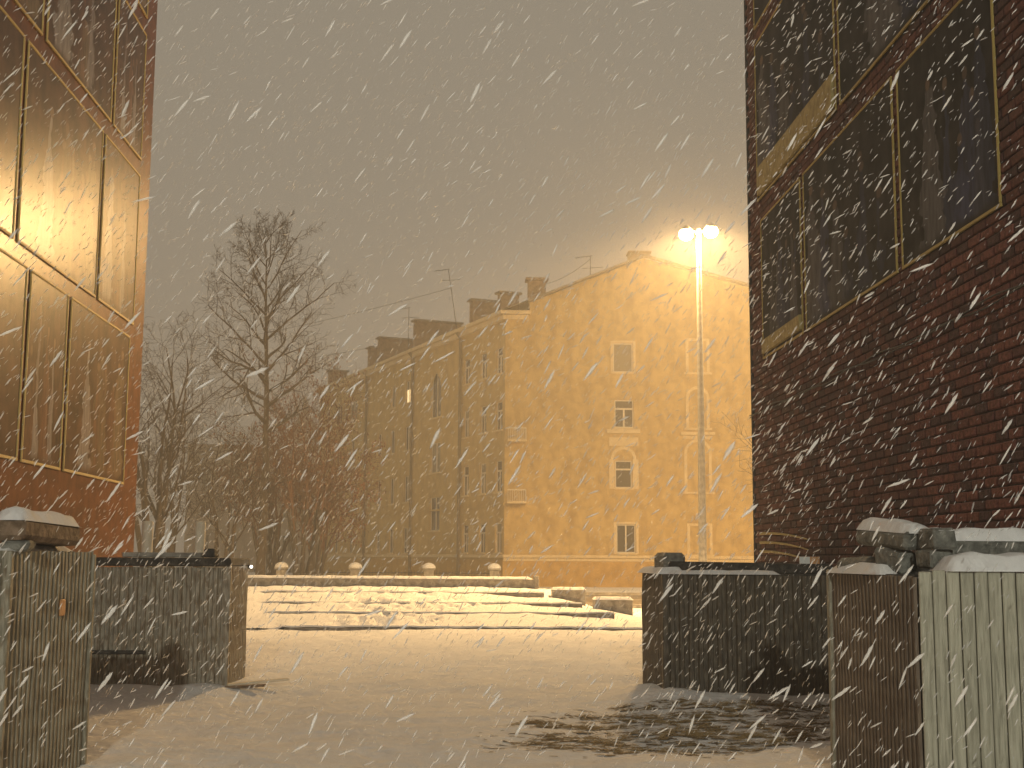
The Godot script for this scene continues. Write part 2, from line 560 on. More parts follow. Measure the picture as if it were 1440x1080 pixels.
# ---------------------------------------------------------------- the two gable walls of the passage
# a framed painted panel on a wall x = const; s = +1 faces +x, -1 faces -x
func framed_panel(b: Node3D, x: float, s: float, z0: float, z1: float, y0: float, y1: float, mat: Material, goldm: Material, wide := .05) -> void:
	var m := MB.new()
	var xf := x + s * .012
	var A := Vector3(xf, y0, -z0)
	var B := Vector3(xf, y0, -z1)
	var C := Vector3(xf, y1, -z1)
	var D := Vector3(xf, y1, -z0)
	m.quad(A, B, C, D, Vector3(s, 0, 0))
	for e in [[A, B], [B, C], [C, D], [D, A]]:
		var o: Vector3 = (e[0] + e[1]) / 2.0 - (A + C) / 2.0
		m.quad(e[0], e[1], e[1] - Vector3(s * .012, 0, 0), e[0] - Vector3(s * .012, 0, 0), o)
	var p := part(b, "mural_panel", m, mat)
	var fm := MB.new()
	var t := .024
	var xc := x + s * t / 2.0
	fm.box(Vector3(xc, y0, -(z0 + z1) / 2.0), Vector3(t, wide, z1 - z0 + wide), Basis(), .004)
	fm.box(Vector3(xc, y1, -(z0 + z1) / 2.0), Vector3(t, wide, z1 - z0 + wide), Basis(), .008)
	for zz in [z0, z1]:
		fm.box(Vector3(xc, (y0 + y1) / 2.0, -zz), Vector3(t, y1 - y0 - wide, wide), Basis(), .008)
	part(p, "frame", fm, goldm)

func painted_building_left() -> void:
	var X := -4.73
	var b := thing("painted_building", Vector3(-10, 0, -11.5), "red brown building wall with gold framed painted panels catching lamp light", "building")
	var m := MB.new()
	m.box(Vector3((X - 16.0) / 2.0, 7.5, -11.83), Vector3(16.0 + X, 15.4, 15.66), Basis(), .02)
	part(b, "wall", m, M.redwall)
	var rows := [[2.62, 4.72, [[11.2, 14.24], [14.4, 15.78], [15.94, 18.8]]], [4.94, 7.16, [[10.6, 13.74], [13.9, 16.93], [17.08, 18.96]]], [7.42, 9.34, [[11.2, 14.3], [14.48, 17.26], [17.42, 18.98]]], [9.62, 11.9, [[11.2, 14.2], [14.4, 17.0], [17.2, 18.98]]]]
	var k := 0
	for r in rows:
		for c in r[2]:
			framed_panel(b, X, 1.0, c[0], c[1], r[0], r[1], M.murals[k % 3], M.gold, .034)
			k += 1
		k += 1

func brick_building_right() -> void:
	var X := 4.5
	var b := thing("brick_building", Vector3(10, 0, -11.5), "dark red brick building wall with gold framed dark painted panels", "building")
	var m := MB.new()
	m.box(Vector3((X + .014 + 16.0) / 2.0, 7.5, -11.83), Vector3(16.0 - X - .014, 15.4, 15.62), Basis(), .004)
	part(b, "wall", m, M.mortar)
	var rows := [[4.53, 6.6, [[10.38, 12.76], [12.94, 16.42], [16.6, 18.8]]], [6.95, 9.38, [[10.3, 14.72], [14.9, 18.98]]], [9.66, 12.0, [[11.0, 14.6], [14.8, 18.98]]]]
	var k := 0
	for r in rows:
		for c in r[2]:
			framed_panel(b, X, -1.0, c[0], c[1], r[0], r[1], M.murals[3 + k % 3], M.goldold, .03)
			k += 1
	m = MB.new()
	m.box(Vector3(X - .03, 4.68, -17.7), Vector3(.05, .2, 2.1), Basis(), .006)
	part(b, "ochre_sill", m, M.ochre)
	m = MB.new()
	m.box(Vector3(X - .03, 7.2, -16.9), Vector3(.05, .42, 3.9), Basis(), .006)
	part(b, "ochre_sill", m, M.ochre)
	# painted gold scrolls low on the far corner
	for q in 3:
		m = MB.new()
		var pr := Vector3.ZERO
		for t in 13:
			var f := t / 12.0
			var p := Vector3(X - .012, 1.98 - q * .13 - .12 * f * f, -19.2 + 2.6 * f)
			if t > 0:
				m.tube(pr, p, .022 * (1.05 - f * .8) + .004, .022 * (1.0 - f * .8) + .004, 6)
			pr = p
		part(b, "gold_scroll", m, M.goldold)
	# bricks: the largest in view one by one, the rest as one part
	var rng := RandomNumberGenerator.new()
	rng.seed = 21
	var course := .092
	var pitch := .27
	var variants := []
	for i in 4:
		var bm := MB.new()
		bm.box(Vector3.ZERO, Vector3(.05, course - .013, pitch - .013 - .004 * i), Basis(), .006 + .002 * i)
		variants.append(bm.mesh())
	var one := []
	var many := []
	var rowi := 0
	var y := .05
	while y < 14.9:
		var z := 4.1 + (.5 * pitch if rowi % 2 else 0.0)
		while z < 19.5:
			var covered := false
			for r in rows:
				if y > r[0] - .02 and y < r[1] + .02:
					for c in r[2]:
						if z > c[0] + .1 and z < c[1] - .1:
							covered = true
			if not covered:
				if z > 10.0 and z < 12.55 and y > 1.75 and y < 4.4:
					one.append(Vector2(z, y))
				else:
					many.append(Vector2(z, y))
			z += pitch
		y += course
		rowi += 1
	one.sort_custom(func(a, c): return a.x < c.x)
	while one.size() > 298:
		many.append(one.pop_back())
	for q in one:
		var o := MeshInstance3D.new()
		o.name = "brick"
		o.mesh = variants[rng.randi() % 4]
		o.material_override = M.bricks[rng.randi() % 5]
		b.add_child(o, true)
		o.position = Vector3(X + .018 + rng.randf_range(-.004, .006), q.y, -q.x) - b.position
		o.rotation = Vector3(rng.randf_range(-.012, .012), rng.randf_range(-.02, .02), rng.randf_range(-.02, .02))
	var mm := MultiMesh.new()
	mm.transform_format = MultiMesh.TRANSFORM_3D
	mm.use_colors = true
	mm.mesh = variants[1]
	mm.instance_count = many.size()
	var tones := [Vector3(.14, .05, .038), Vector3(.175, .062, .045), Vector3(.115, .044, .036), Vector3(.17, .065, .045), Vector3(.085, .04, .036)]
	for i in many.size():
		var t: Vector3 = tones[rng.randi() % 5] * rng.randf_range(.85, 1.15)
		mm.set_instance_transform(i, Transform3D(Basis.from_euler(Vector3(rng.randf_range(-.012, .012), rng.randf_range(-.02, .02), 0)), Vector3(X + .018 + rng.randf_range(-.004, .005), many[i].y, -many[i].x) - b.position))
		mm.set_instance_color(i, Color(t.x, t.y, t.z))
	var mi := MultiMeshInstance3D.new()
	mi.name = "brickwork"
	mi.multimesh = mm
	mi.material_override = M.brickmany
	mi.set_meta("kind", "stuff")
	b.add_child(mi)
	# corner return bricks are covered by a dark corner bead
	m = MB.new()
	m.box(Vector3(X + .03, 7.5, -19.63), Vector3(.09, 15.38, .08), Basis(), .01)
	part(b, "corner_bead", m, M.beam)
	# cable
	var c := MB.new()
	for st in 2:
		var prev := Vector3.ZERO
		for i in 121:
			var f := i / 120.0
			var zz := -19.6 + 15.0 * f
			var yy := 3.73 + .012 * sin(f * 23.0) + .012 * sin(f * 61.0 + st * 2.0) + st * .03
			var p := Vector3(X - .05 - .02 * sin(f * 40.0 + st * PI), yy, zz)
			if i > 0:
				c.tube(prev, p, .008, .008, 6)
			prev = p
	single("cable", c, M.cable, "twisted black cable strung along the dark brick wall", "cable")

# ---------------------------------------------------------------- the yellow apartment house
const YC := Vector3(2.77, 0, -75)
const YD := Vector3(-0.36249, 0, -0.93199)
const YN := Vector3(-0.93199, 0, 0.36249)

func wall_holes(m: MB, o: Vector3, u: Vector3, nrm: Vector3, s0: float, s1: float, h0: float, h1: float, holes: Array, depth := .22) -> void:
	var ss := [s0, s1]
	var hs := [h0, h1]
	for r in holes:
		for q in [r[0], r[1]]:
			if not ss.has(q): ss.append(q)
		for q in [r[2], r[3]]:
			if not hs.has(q): hs.append(q)
	ss.sort()
	hs.sort()
	for i in ss.size() - 1:
		for j in hs.size() - 1:
			var cs: float = (ss[i] + ss[i + 1]) / 2.0
			var ch: float = (hs[j] + hs[j + 1]) / 2.0
			var open := false
			for r in holes:
				if cs > r[0] and cs < r[1] and ch > r[2] and ch < r[3]:
					open = true
			if not open:
				m.quad(o + u * ss[i] + Vector3.UP * hs[j], o + u * ss[i + 1] + Vector3.UP * hs[j], o + u * ss[i + 1] + Vector3.UP * hs[j + 1], o + u * ss[i] + Vector3.UP * hs[j + 1], nrm)
	for r in holes:
		var a: Vector3 = o + u * r[0] + Vector3.UP * r[2]
		var b: Vector3 = o + u * r[1] + Vector3.UP * r[2]
		var c: Vector3 = o + u * r[1] + Vector3.UP * r[3]
		var d: Vector3 = o + u * r[0] + Vector3.UP * r[3]
		var back := -nrm * depth
		m.quad(a, b, b + back, a + back, Vector3.UP)
		m.quad(d, c, c + back, d + back, Vector3.DOWN)
		m.quad(a, d, d + back, a + back, u)
		m.quad(b, c, c + back, b + back, -u)

func obox(m: MB, o: Vector3, u: Vector3, nrm: Vector3, s0: float, s1: float, h0: float, h1: float, d0: float, d1: float, ch := 0.0) -> void:
	m.box(o + u * (s0 + s1) / 2.0 + Vector3.UP * (h0 + h1) / 2.0 + nrm * (d0 + d1) / 2.0, Vector3(absf(s1 - s0), absf(h1 - h0), absf(d1 - d0)), Basis(u, Vector3.UP, u.cross(Vector3.UP)), ch)

# style 0 one pane, 1 T bars, 2 transom, 3 two casements
func window(b: Node3D, o: Vector3, u: Vector3, nrm: Vector3, r: Array, style: int, glass: Material, sill := true, t := .07) -> void:
	var f := MB.new()
	var a0 := -.16
	var a1 := -.09
	obox(f, o, u, nrm, r[0], r[0] + t, r[2], r[3], a0, a1)
	obox(f, o, u, nrm, r[1] - t, r[1], r[2], r[3], a0, a1)
	obox(f, o, u, nrm, r[0] + t, r[1] - t, r[2], r[2] + t, a0, a1)
	obox(f, o, u, nrm, r[0] + t, r[1] - t, r[3] - t, r[3], a0, a1)
	var panes := []
	var mid: float = (r[0] + r[1]) / 2.0
	var tr: float = lerpf(r[2], r[3], .68)
	var x0: float = r[0] + t
	var x1: float = r[1] - t
	var y0: float = r[2] + t
	var y1: float = r[3] - t
	if style == 0:
		panes = [[x0, x1, y0, y1]]
	elif style == 1:
		obox(f, o, u, nrm, x0, x1, tr - .05, tr + .05, a0, a1 + .01)
		obox(f, o, u, nrm, mid - .05, mid + .05, y0, tr - .05, a0, a1)
		panes = [[x0, x1, tr + .05, y1], [x0, mid - .05, y0, tr - .05], [mid + .05, x1, y0, tr - .05]]
	elif style == 2:
		obox(f, o, u, nrm, x0, x1, tr - .05, tr + .05, a0, a1 + .01)
		panes = [[x0, x1, tr + .05, y1], [x0, x1, y0, tr - .05]]
	else:
		obox(f, o, u, nrm, mid - .04, mid + .04, y0, y1, a0, a1)
		panes = [[x0, mid - .04, y0, y1], [mid + .04, x1, y0, y1]]
	var w := part(b, "window", f, M.framewhite)
	for p in panes:
		var g := MB.new()
		g.quad(o + u * p[0] + Vector3.UP * p[2] + nrm * -.14, o + u * p[1] + Vector3.UP * p[2] + nrm * -.14, o + u * p[1] + Vector3.UP * p[3] + nrm * -.14, o + u * p[0] + Vector3.UP * p[3] + nrm * -.14, nrm)
		part(w, "pane", g, glass)
	if sill:
		var s := MB.new()
		obox(s, o, u, nrm, r[0] - .08, r[1] + .08, r[2] - .09, r[2] - .003, -.1, .1)
		part(w, "sill", s, M.cream)

func arch_band(m: MB, o: Vector3, u: Vector3, nrm: Vector3, cx: float, cy: float, r0: float, r1: float, d: float) -> void:
	var seg := 14
	for k in seg:
		var t0 := PI * k / seg
		var t1 := PI * (k + 1) / seg
		var e0 := u * cos(t0) + Vector3.UP * sin(t0)
		var e1 := u * cos(t1) + Vector3.UP * sin(t1)
		var c := o + u * cx + Vector3.UP * cy
		m.quad(c + e0 * r0 + nrm * d, c + e1 * r0 + nrm * d, c + e1 * r1 + nrm * d, c + e0 * r1 + nrm * d, nrm)
		m.quad(c + e0 * r1, c + e1 * r1, c + e1 * r1 + nrm * d, c + e0 * r1 + nrm * d, e0 + e1)
		m.quad(c + e0 * r0, c + e1 * r0, c + e1 * r0 + nrm * d, c + e0 * r0 + nrm * d, -e0 - e1)

func yellow_building() -> void:
	var b := thing("apartment_house", Vector3(5, 0, -90), "yellow four storey apartment house with gable end and snowy roof", "building")
	var U := Vector3.RIGHT
	var N := Vector3(0, 0, 1)
	var G := Vector3(0, 0, -75)
	var e := 15.75      # eaves height
	var xr := 23.0
	# gable windows
	var gw := [[9.05, 10.21, 12.36, 14.08], [9.12, 10.23, 9.12, 10.74], [9.14, 10.12, 5.64, 7.22], [9.2, 10.31, 1.93, 3.56]]
	var m := MB.new()
	wall_holes(m, G, U, N, 2.77, xr, 1.44, e, gw)
	var roofpts := [Vector3(2.77, e, -75), Vector3(4.18, e, -75), Vector3(4.18, 16.4, -75), Vector3(10.88, 19.15, -75), Vector3(xr, 15.9, -75), Vector3(xr, e, -75)]
	for q in [[1, 2, 3], [1, 3, 5], [3, 4, 5]]:
		m.tri(roofpts[q[0]], roofpts[q[1]], roofpts[q[2]], N, N, N)
	part(b, "gable_wall", m, M.yellow)
	# facade windows: column centres, rows
	var cols := [[.85, .96, 1], [3.28, .96, 1], [6.0, .96, 1], [17.1, 1.05, 3], [20.25, 1.0, 3], [23.25, 1.0, 3], [26.9, 1.1, 1], [30.1, 2.0, 3], [34.2, 1.9, 3], [37.4, 1.0, 1]]
	var rows := [[1.92, 3.6], [5.4, 7.2], [9.0, 10.65], [12.3, 13.85]]
	var holes := []
	var styles := []
	for ci in cols.size():
		for ri in rows.size():
			if ci == 5 and ri == 3:
				continue
			var wd: float = cols[ci][1]
			if ci in [7, 8] and ri != 3:
				wd = 1.0
			holes.append([cols[ci][0] - wd / 2, cols[ci][0] + wd / 2, rows[ri][0], rows[ri][1]])
			styles.append([cols[ci][2], ci, ri])
	for st in [[10.75, 13.72], [7.12, 9.06], [3.35, 5.5]]:
		holes.append([10.5, 12.36, st[0], st[1]])
		styles.append([3, 99, 0])
	m = MB.new()
	wall_holes(m, YC, YD, YN, 0.0, 39.6, 1.44, e, holes)
	# far and back walls
	var R0 := Vector3(xr, 0, -75)
	var F0 := YC + YD * 39.6
	var F1 := R0 + YD * 39.6
	m.quad(R0, F1, F1 + Vector3.UP * e, R0 + Vector3.UP * e, -YN)
	m.quad(F0, F1, F1 + Vector3.UP * e, F0 + Vector3.UP * e, YD)
	var ridge0 := Vector3(10.88, 19.15, -75)
	var ridge1 := ridge0 + YD * 39.6
	m.tri(F0 + Vector3.UP * e, F1 + Vector3.UP * e, ridge1, YD, YD, YD)
	part(b, "facade_wall", m, M.yellow)
	for i in holes.size():
		var gl: Material = M.glass if (i * 7) % 5 else M.curtain
		window(b, YC, YD, YN, holes[i], styles[i][0], gl, true, .04)
	# the lit window on the top floor: half of it glows
	var lm := plain(L(.8, .7, .5), .5)
	lm.emission_enabled = true
	lm.emission = Color(1.0, .86, .62)
	lm.emission_energy_multiplier = 1.6
	for q in [[16.66, 17.04], [17.14, 17.52]]:
		var g := MB.new()
		obox(g, YC, YD, YN, q[0], q[1], 12.38, 13.25, -.135, -.12)
		part(b, "lit_window_pane", g, lm)
	# spandrels that turn the stair window's head into a pointed arch
	m = MB.new()
	for sgn in [-1.0, 1.0]:
		for k in 6:
			var t0 := k / 6.0
			var t1 := (k + 1) / 6.0
			var a0: float = sgn * .93 * (1.0 - pow(t0, 1.7))
			var a1: float = sgn * .93 * (1.0 - pow(t1, 1.7))
			var y0 := 12.55 + 1.17 * t0
			var y1 := 12.55 + 1.17 * t1
			m.quad(YC + YD * (11.43 + sgn * .93) + Vector3.UP * y0 - YN * .02, YC + YD * (11.43 + a0) + Vector3.UP * y0 - YN * .02, YC + YD * (11.43 + a1) + Vector3.UP * y1 - YN * .02, YC + YD * (11.43 + sgn * .93) + Vector3.UP * y1 - YN * .02, YN)
	part(b, "arch_head", m, M.yellow)
	# gable windows and trims
	window(b, G, U, N, gw[0], 0, M.curtain)
	window(b, G, U, N, gw[1], 1, M.glass)
	window(b, G, U, N, gw[2], 2, M.glass)
	window(b, G, U, N, gw[3], 3, M.glass)
	m = MB.new()
	arch_band(m, G, U, N, 9.67, 10.78, .56, .72, .035)
	part(b, "window_arch", m, M.yellow)
	m = MB.new()
	obox(m, G, U, N, 8.66, 10.6, 8.78, 9.02, 0, .14, .03)
	part(b, "ledge", m, M.cream)
	m = MB.new()
	arch_band(m, G, U, N, 9.63, 7.3, .56, .74, .045)
	obox(m, G, U, N, 8.8, 9.1, 5.6, 7.3, 0, .045)
	obox(m, G, U, N, 10.16, 10.5, 5.6, 7.3, 0, .045)
	obox(m, G, U, N, 8.8, 10.5, 8.06, 8.56, 0, .045)
	part(b, "window_surround", m, M.cream)
	m = MB.new()
	for q in [[8.9, 9.04], [10.22, 10.36]]:
		obox(m, G, U, N, q[0], q[1], 12.3, 14.2, 0, .05)
	obox(m, G, U, N, 9.04, 10.22, 14.1, 14.22, 0, .05)
	part(b, "window_surround", m, M.cream)
	m = MB.new()
	for q in [[9.04, 9.18], [10.33, 10.47]]:
		obox(m, G, U, N, q[0], q[1], 1.9, 3.68, 0, .05)
	obox(m, G, U, N, 9.18, 10.33, 3.58, 3.7, 0, .05)
	part(b, "window_surround", m, M.cream)
	# blind windows
	var blind := [[13.3, 14.7, 12.4, 14.4, false], [13.28, 14.66, 9.15, 10.9, true], [13.15, 14.75, 5.45, 7.7, true], [13.27, 14.73, 1.87, 3.64, false]]
	for q in blind:
		m = MB.new()
		obox(m, G, U, N, q[0], q[0] + .17, q[2], q[3], 0, .05)
		obox(m, G, U, N, q[1] - .17, q[1], q[2], q[3], 0, .05)
		if q[4]:
			arch_band(m, G, U, N, (q[0] + q[1]) / 2.0, q[3], (q[1] - q[0]) / 2.0 - .17, (q[1] - q[0]) / 2.0, .05)
		else:
			obox(m, G, U, N, q[0] + .17, q[1] - .17, q[3] - .14, q[3], 0, .05)
		obox(m, G, U, N, q[0] - .12, q[1] + .12, q[2] - .12, q[2] - .003, 0, .12)
		part(b, "blind_window", m, M.cream)
	m = MB.new()
	obox(m, G, U, N, 12.95, 14.95, 8.72, 8.9, 0, .18, .02)
	obox(m, G, U, N, 13.1, 14.8, 8.5, 8.68, 0, .06)
	part(b, "ledge", m, M.cream)
	# base course and plinth
	m = MB.new()
	obox(m, G, U, N, 2.72, xr, 1.62, 1.80, -.05, .14, .02)
	obox(m, G, U, N, 2.72, xr, 1.44, 1.60, -.05, .09, .02)
	obox(m, YC, YD, YN, -.05, 39.6, 1.62, 1.80, -.05, .1, .02)
	part(b, "base_course", m, M.cream)
	m = MB.new()
	m.quad(Vector3(2.70, -.2, -74.95), Vector3(xr, -.2, -74.95), Vector3(xr, 1.5, -74.95), Vector3(2.70, 1.5, -74.95), N)
	var po := YN * .05
	m.quad(YC + po + Vector3(0, -.2, 0), F0 + po + Vector3(0, -.2, 0), F0 + po + Vector3.UP * 1.5, YC + po + Vector3.UP * 1.5, YN)
	part(b, "plinth", m, M.plinth)
	# cornice along the eaves with a return onto the gable
	m = MB.new()
	obox(m, YC, YD, YN, -.35, 39.8, e - .1, e + .12, -.25, .45, .02)
	obox(m, YC, YD, YN, -.2, 39.7, e - .4, e - .12, -.2, .25, .02)
	obox(m, G, U, N, 2.45, 4.2, e - .1, e + .12, -.2, .42, .02)
	obox(m, G, U, N, 2.6, 4.1, e - .4, e - .12, -.2, .22, .02)
	part(b, "cornice", m, M.cream)
	m = MB.new()
	obox(m, YC, YD, YN, 0, 39.6, 4.6, 4.72, -.05, .06)
	part(b, "string_course", m, M.yellow)
	# roof planes, with lying snow
	m = MB.new()
	var el0 := Vector3(2.45, e + .14, -74.75)
	var el1 := el0 + YD * 40.2
	var rg0 := Vector3(10.88, 19.32, -74.75)
	var rg1 := rg0 + YD * 40.2
	var er0 := Vector3(xr + .3, 15.95, -74.75)
	var er1 := er0 + YD * 40.2
	var k0 := Vector3(4.1, 16.52, -74.75)
	var k1 := k0 + YD * 40.2
	m.quad(el0, el1, k1, k0, Vector3(-.4, 1, 0))
	m.quad(k0, k1, rg1, rg0, Vector3(-.4, 1, 0))
	m.quad(rg0, rg1, er1, er0, Vector3(.3, 1, 0))
	var rf := part(b, "roof", m, M.snow)
	m = MB.new()
	for s in [[k0, rg0], [rg0, er0]]:
		var d: Vector3 = (s[1] - s[0]).normalized()
		m.box((s[0] + s[1]) / 2.0 + Vector3(0, -.06, .0), Vector3((s[1] - s[0]).length(), .12, .36), Basis(d, Vector3(0, 0, 1).cross(d), Vector3(0, 0, 1)), .01)
	part(rf, "verge_board", m, M.roofmetal)
	# downpipes
	for s in [6.75, 15.75, 26.3, 39.2]:
		m = MB.new()
		var p0: Vector3 = YC + YD * s + YN * .16
		m.tube(p0 + Vector3.UP * .4, p0 + Vector3.UP * 15.3, .09, .09, 8)
		m.tube(p0 + Vector3.UP * 15.3, p0 + YN * .25 + Vector3.UP * 15.65, .09, .14, 8)
		part(b, "downpipe", m, M.pipe)
	# two little balconies on the gable beside the corner
	for h in [8.2, 4.68]:
		m = MB.new()
		obox(m, G, U, N, 2.9, 4.0, h, h + .14, 0, .8, .02)
		var bal := part(b, "balcony", m, M.cream)
		var rm := MB.new()
		obox(rm, G, U, N, 2.92, 3.98, h + .74, h + .8, .72, .78)
		for i in 9:
			obox(rm, G, U, N, 2.93 + i * .128, 2.96 + i * .128, h + .14, h + .74, .73, .77)
		for i in 5:
			obox(rm, G, U, N, 3.95, 3.98, h + .14, h + .74, .1 + i * .13, .13 + i * .13)
		obox(rm, G, U, N, 3.94, 3.98, h + .74, h + .8, .02, .72)
		part(bal, "railing", rm, M.framewhite)
	# chimneys: s along the ridge side, offset into the roof
	var ch := [[38.7, .7, 17.25, 1.5], [27.5, .8, 17.6, .8], [25.0, .6, 18.0, 2.9], [16.9, .6, 18.0, 3.4], [6.3, .55, 17.55, 1.8], [1.8, .5, 17.2, 1.2]]
	for c in ch:
		var s0: float = c[0]
		m = MB.new()
		obox(m, YC, YD, YN, s0 - c[1], s0, 15.6, c[2], -.25 - c[3], -.25, .02)
		var cm := part(rf, "chimney", m, M.chimney)
		m = MB.new()
		obox(m, YC, YD, YN, s0 - c[1] - .14, s0 + .14, c[2] + .002, c[2] + .14, -.39 - c[3], -.1, .02)
		part(rf, "chimney_cap", m, M.roofmetal)
		cm.set_meta("label", "brown brick chimney with flat cap")
	m = MB.new()
	m.box(Vector3(4.64, 17.0, -76), Vector3(1.05, 1.7, .8), Basis(), .02)
	m.box(Vector3(4.64, 17.95, -76), Vector3(1.35, .14, 1.1), Basis(), .02)
	part(rf, "chimney", m, M.chimney)
	m = MB.new()
	m.box(Vector3(10.8, 19.2, -76.5), Vector3(1.25, 1.0, .9), Basis(), .02)
	m.box(Vector3(10.8, 19.78, -76.5), Vector3(1.4, .14, 1.05), Basis(), .02)
	part(rf, "chimney", m, M.chimney)

func far_building() -> void:
	var at := Vector3(-19, -3.6, -140)
	var b := thing("distant_house", at, "pale beige house behind the bare trees with haze put into its colour", "building")
	var holes := []
	for i in 6:
		for j in 4:
			holes.append([-8.0 + i * 2.9, -6.9 + i * 2.9, 2.2 + j * 3.5, 4.0 + j * 3.5])
	var m := MB.new()
	wall_holes(m, at, Vector3.RIGHT, Vector3(0, 0, 1), -9.5, 9.0, -.2, 17.0, holes)
	m.quad(at + Vector3(-9.5, -.2, 0), at + Vector3(-9.5, -.2, -12), at + Vector3(-9.5, 17, -12), at + Vector3(-9.5, 17, 0), Vector3.LEFT)
	m.quad(at + Vector3(9, -.2, 0), at + Vector3(9, -.2, -12), at + Vector3(9, 17, -12), at + Vector3(9, 17, 0), Vector3.RIGHT)
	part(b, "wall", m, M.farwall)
	for h in holes:
		window(b, at, Vector3.RIGHT, Vector3(0, 0, 1), h, 3, M.glass, false)
	m = MB.new()
	m.quad(at + Vector3(-10, 17, .4), at + Vector3(9.4, 17, .4), at + Vector3(7, 19.6, -6), at + Vector3(-8, 19.6, -6), Vector3(0, 1, .4))
	m.quad(at + Vector3(-10, 17, -12.4), at + Vector3(9.4, 17, -12.4), at + Vector3(7, 19.6, -6), at + Vector3(-8, 19.6, -6), Vector3(0, 1, -.4))
	m.tri(at + Vector3(-10, 17, .4), at + Vector3(-10, 17, -12.4), at + Vector3(-8, 19.6, -6), Vector3(-.7, .7, 0), Vector3(-.7, .7, 0), Vector3(-.7, .7, 0))
	m.tri(at + Vector3(9.4, 17, .4), at + Vector3(9.4, 17, -12.4), at + Vector3(7, 19.6, -6), Vector3(.7, .7, 0), Vector3(.7, .7, 0), Vector3(.7, .7, 0))
	var rf := part(b, "roof", m, M.snow)
	m = MB.new()
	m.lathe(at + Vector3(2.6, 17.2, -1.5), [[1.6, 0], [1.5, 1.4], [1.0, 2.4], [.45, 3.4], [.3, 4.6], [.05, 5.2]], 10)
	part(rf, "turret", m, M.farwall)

# ---------------------------------------------------------------- lamps
func street_lamp(at: Vector3, h: float, arm: float, col: Color, energy: float, label: String, shade: float) -> void:
	var t := thing("street_lamp", at, label, "street lamp")
	var m := MB.new()
	m.lathe(at, [[.2, -.05], [.2, .9], [.15, 1.0], [.135, 1.05], [.075, h - .25], [.06, h - .05]], 14)
	part(t, "pole", m, M.pole)
	m = MB.new()
	m.tube(at + Vector3(-arm, h + .02, 0), at + Vector3(arm, h + .02, 0), .045, .045, 8, true)
	m.tube(at + Vector3(0, h - .1, 0), at + Vector3(0, h + .1, 0), .08, .06, 8, true)
	part(t, "arm", m, M.pole)
	var gm := StandardMaterial3D.new()
	gm.albedo_color = col
	gm.emission_enabled = true
	gm.emission = col
	gm.emission_energy_multiplier = 60.0
	for s in [-1.0, 1.0]:
		var c: Vector3 = at + Vector3(s * arm, h - .03 + .05 * s, 0)
		m = MB.new()
		var prof := []
		for i in 11:
			var a := -PI / 2 + PI * i / 10.0
			prof.append([maxf(.001, .245 * cos(a)), .22 * sin(a)])
		m.lathe(c, prof, 16)
		var head := part(t, "lamp_globe", m, gm)
		m = MB.new()
		if shade > 0.0:
			m.lathe(c, [[.2, .13], [.16, .2], [.1, .25], [.03, .29]], 16)
		else:
			m.lathe(c, [[.1, .19], [.1, .24], [.03, .3]], 10)
		part(head, "lamp_cap", m, M.pole)
		if shade > 0.0:
			var sp := SpotLight3D.new()
			sp.name = "lamp_light"
			sp.light_color = col
			sp.light_energy = energy
			sp.light_size = .2
			sp.spot_angle = shade
			sp.spot_angle_attenuation = .3
			sp.spot_range = 120.0
			sp.spot_attenuation = 2.0
			sp.shadow_enabled = true
			t.add_child(sp, true)
			sp.position = c - at + Vector3(0, -.04, 0)
			sp.rotation.x = -PI / 2
		var o := OmniLight3D.new()
		o.name = "lamp_light"
		o.light_color = col
		o.light_energy = energy if shade == 0.0 else 85.0
		o.light_size = .2
		o.omni_range = 120.0
		o.omni_attenuation = 2.0
		o.shadow_enabled = true
		t.add_child(o, true)
		o.position = c - at

func yard_lamp(at: Vector3, h: float, col: Color, energy: float) -> void:
	var t := thing("yard_lamp", at, "cool white lamp on a slim pole behind the passage mouth", "street lamp")
	var m := MB.new()
	m.lathe(at, [[.12, -.05], [.12, .6], [.08, .7], [.05, h]], 12)
	part(t, "pole", m, M.pole)
	m = MB.new()
	m.box(at + Vector3(0, h + .06, -.2), Vector3(.3, .1, .6), Basis(), .03)
	part(t, "lamp_head", m, M.pole)
	m = MB.new()
	m.box(at + Vector3(0, h - .02, -.24), Vector3(.24, .05, .42), Basis(), .01)
	var gm := StandardMaterial3D.new()
	gm.albedo_color = col
	gm.emission_enabled = true
	gm.emission = col
	gm.emission_energy_multiplier = 8.0
	part(t, "lamp_lens", m, gm)
	var o := OmniLight3D.new()
	o.name = "lamp_light"
	o.light_color = col
	o.light_energy = energy
	o.light_size = .2
	o.omni_range = 80.0
	o.omni_attenuation = 2.0
	o.shadow_enabled = true
	t.add_child(o, true)
	o.position = Vector3(0, h - .12, -.24)

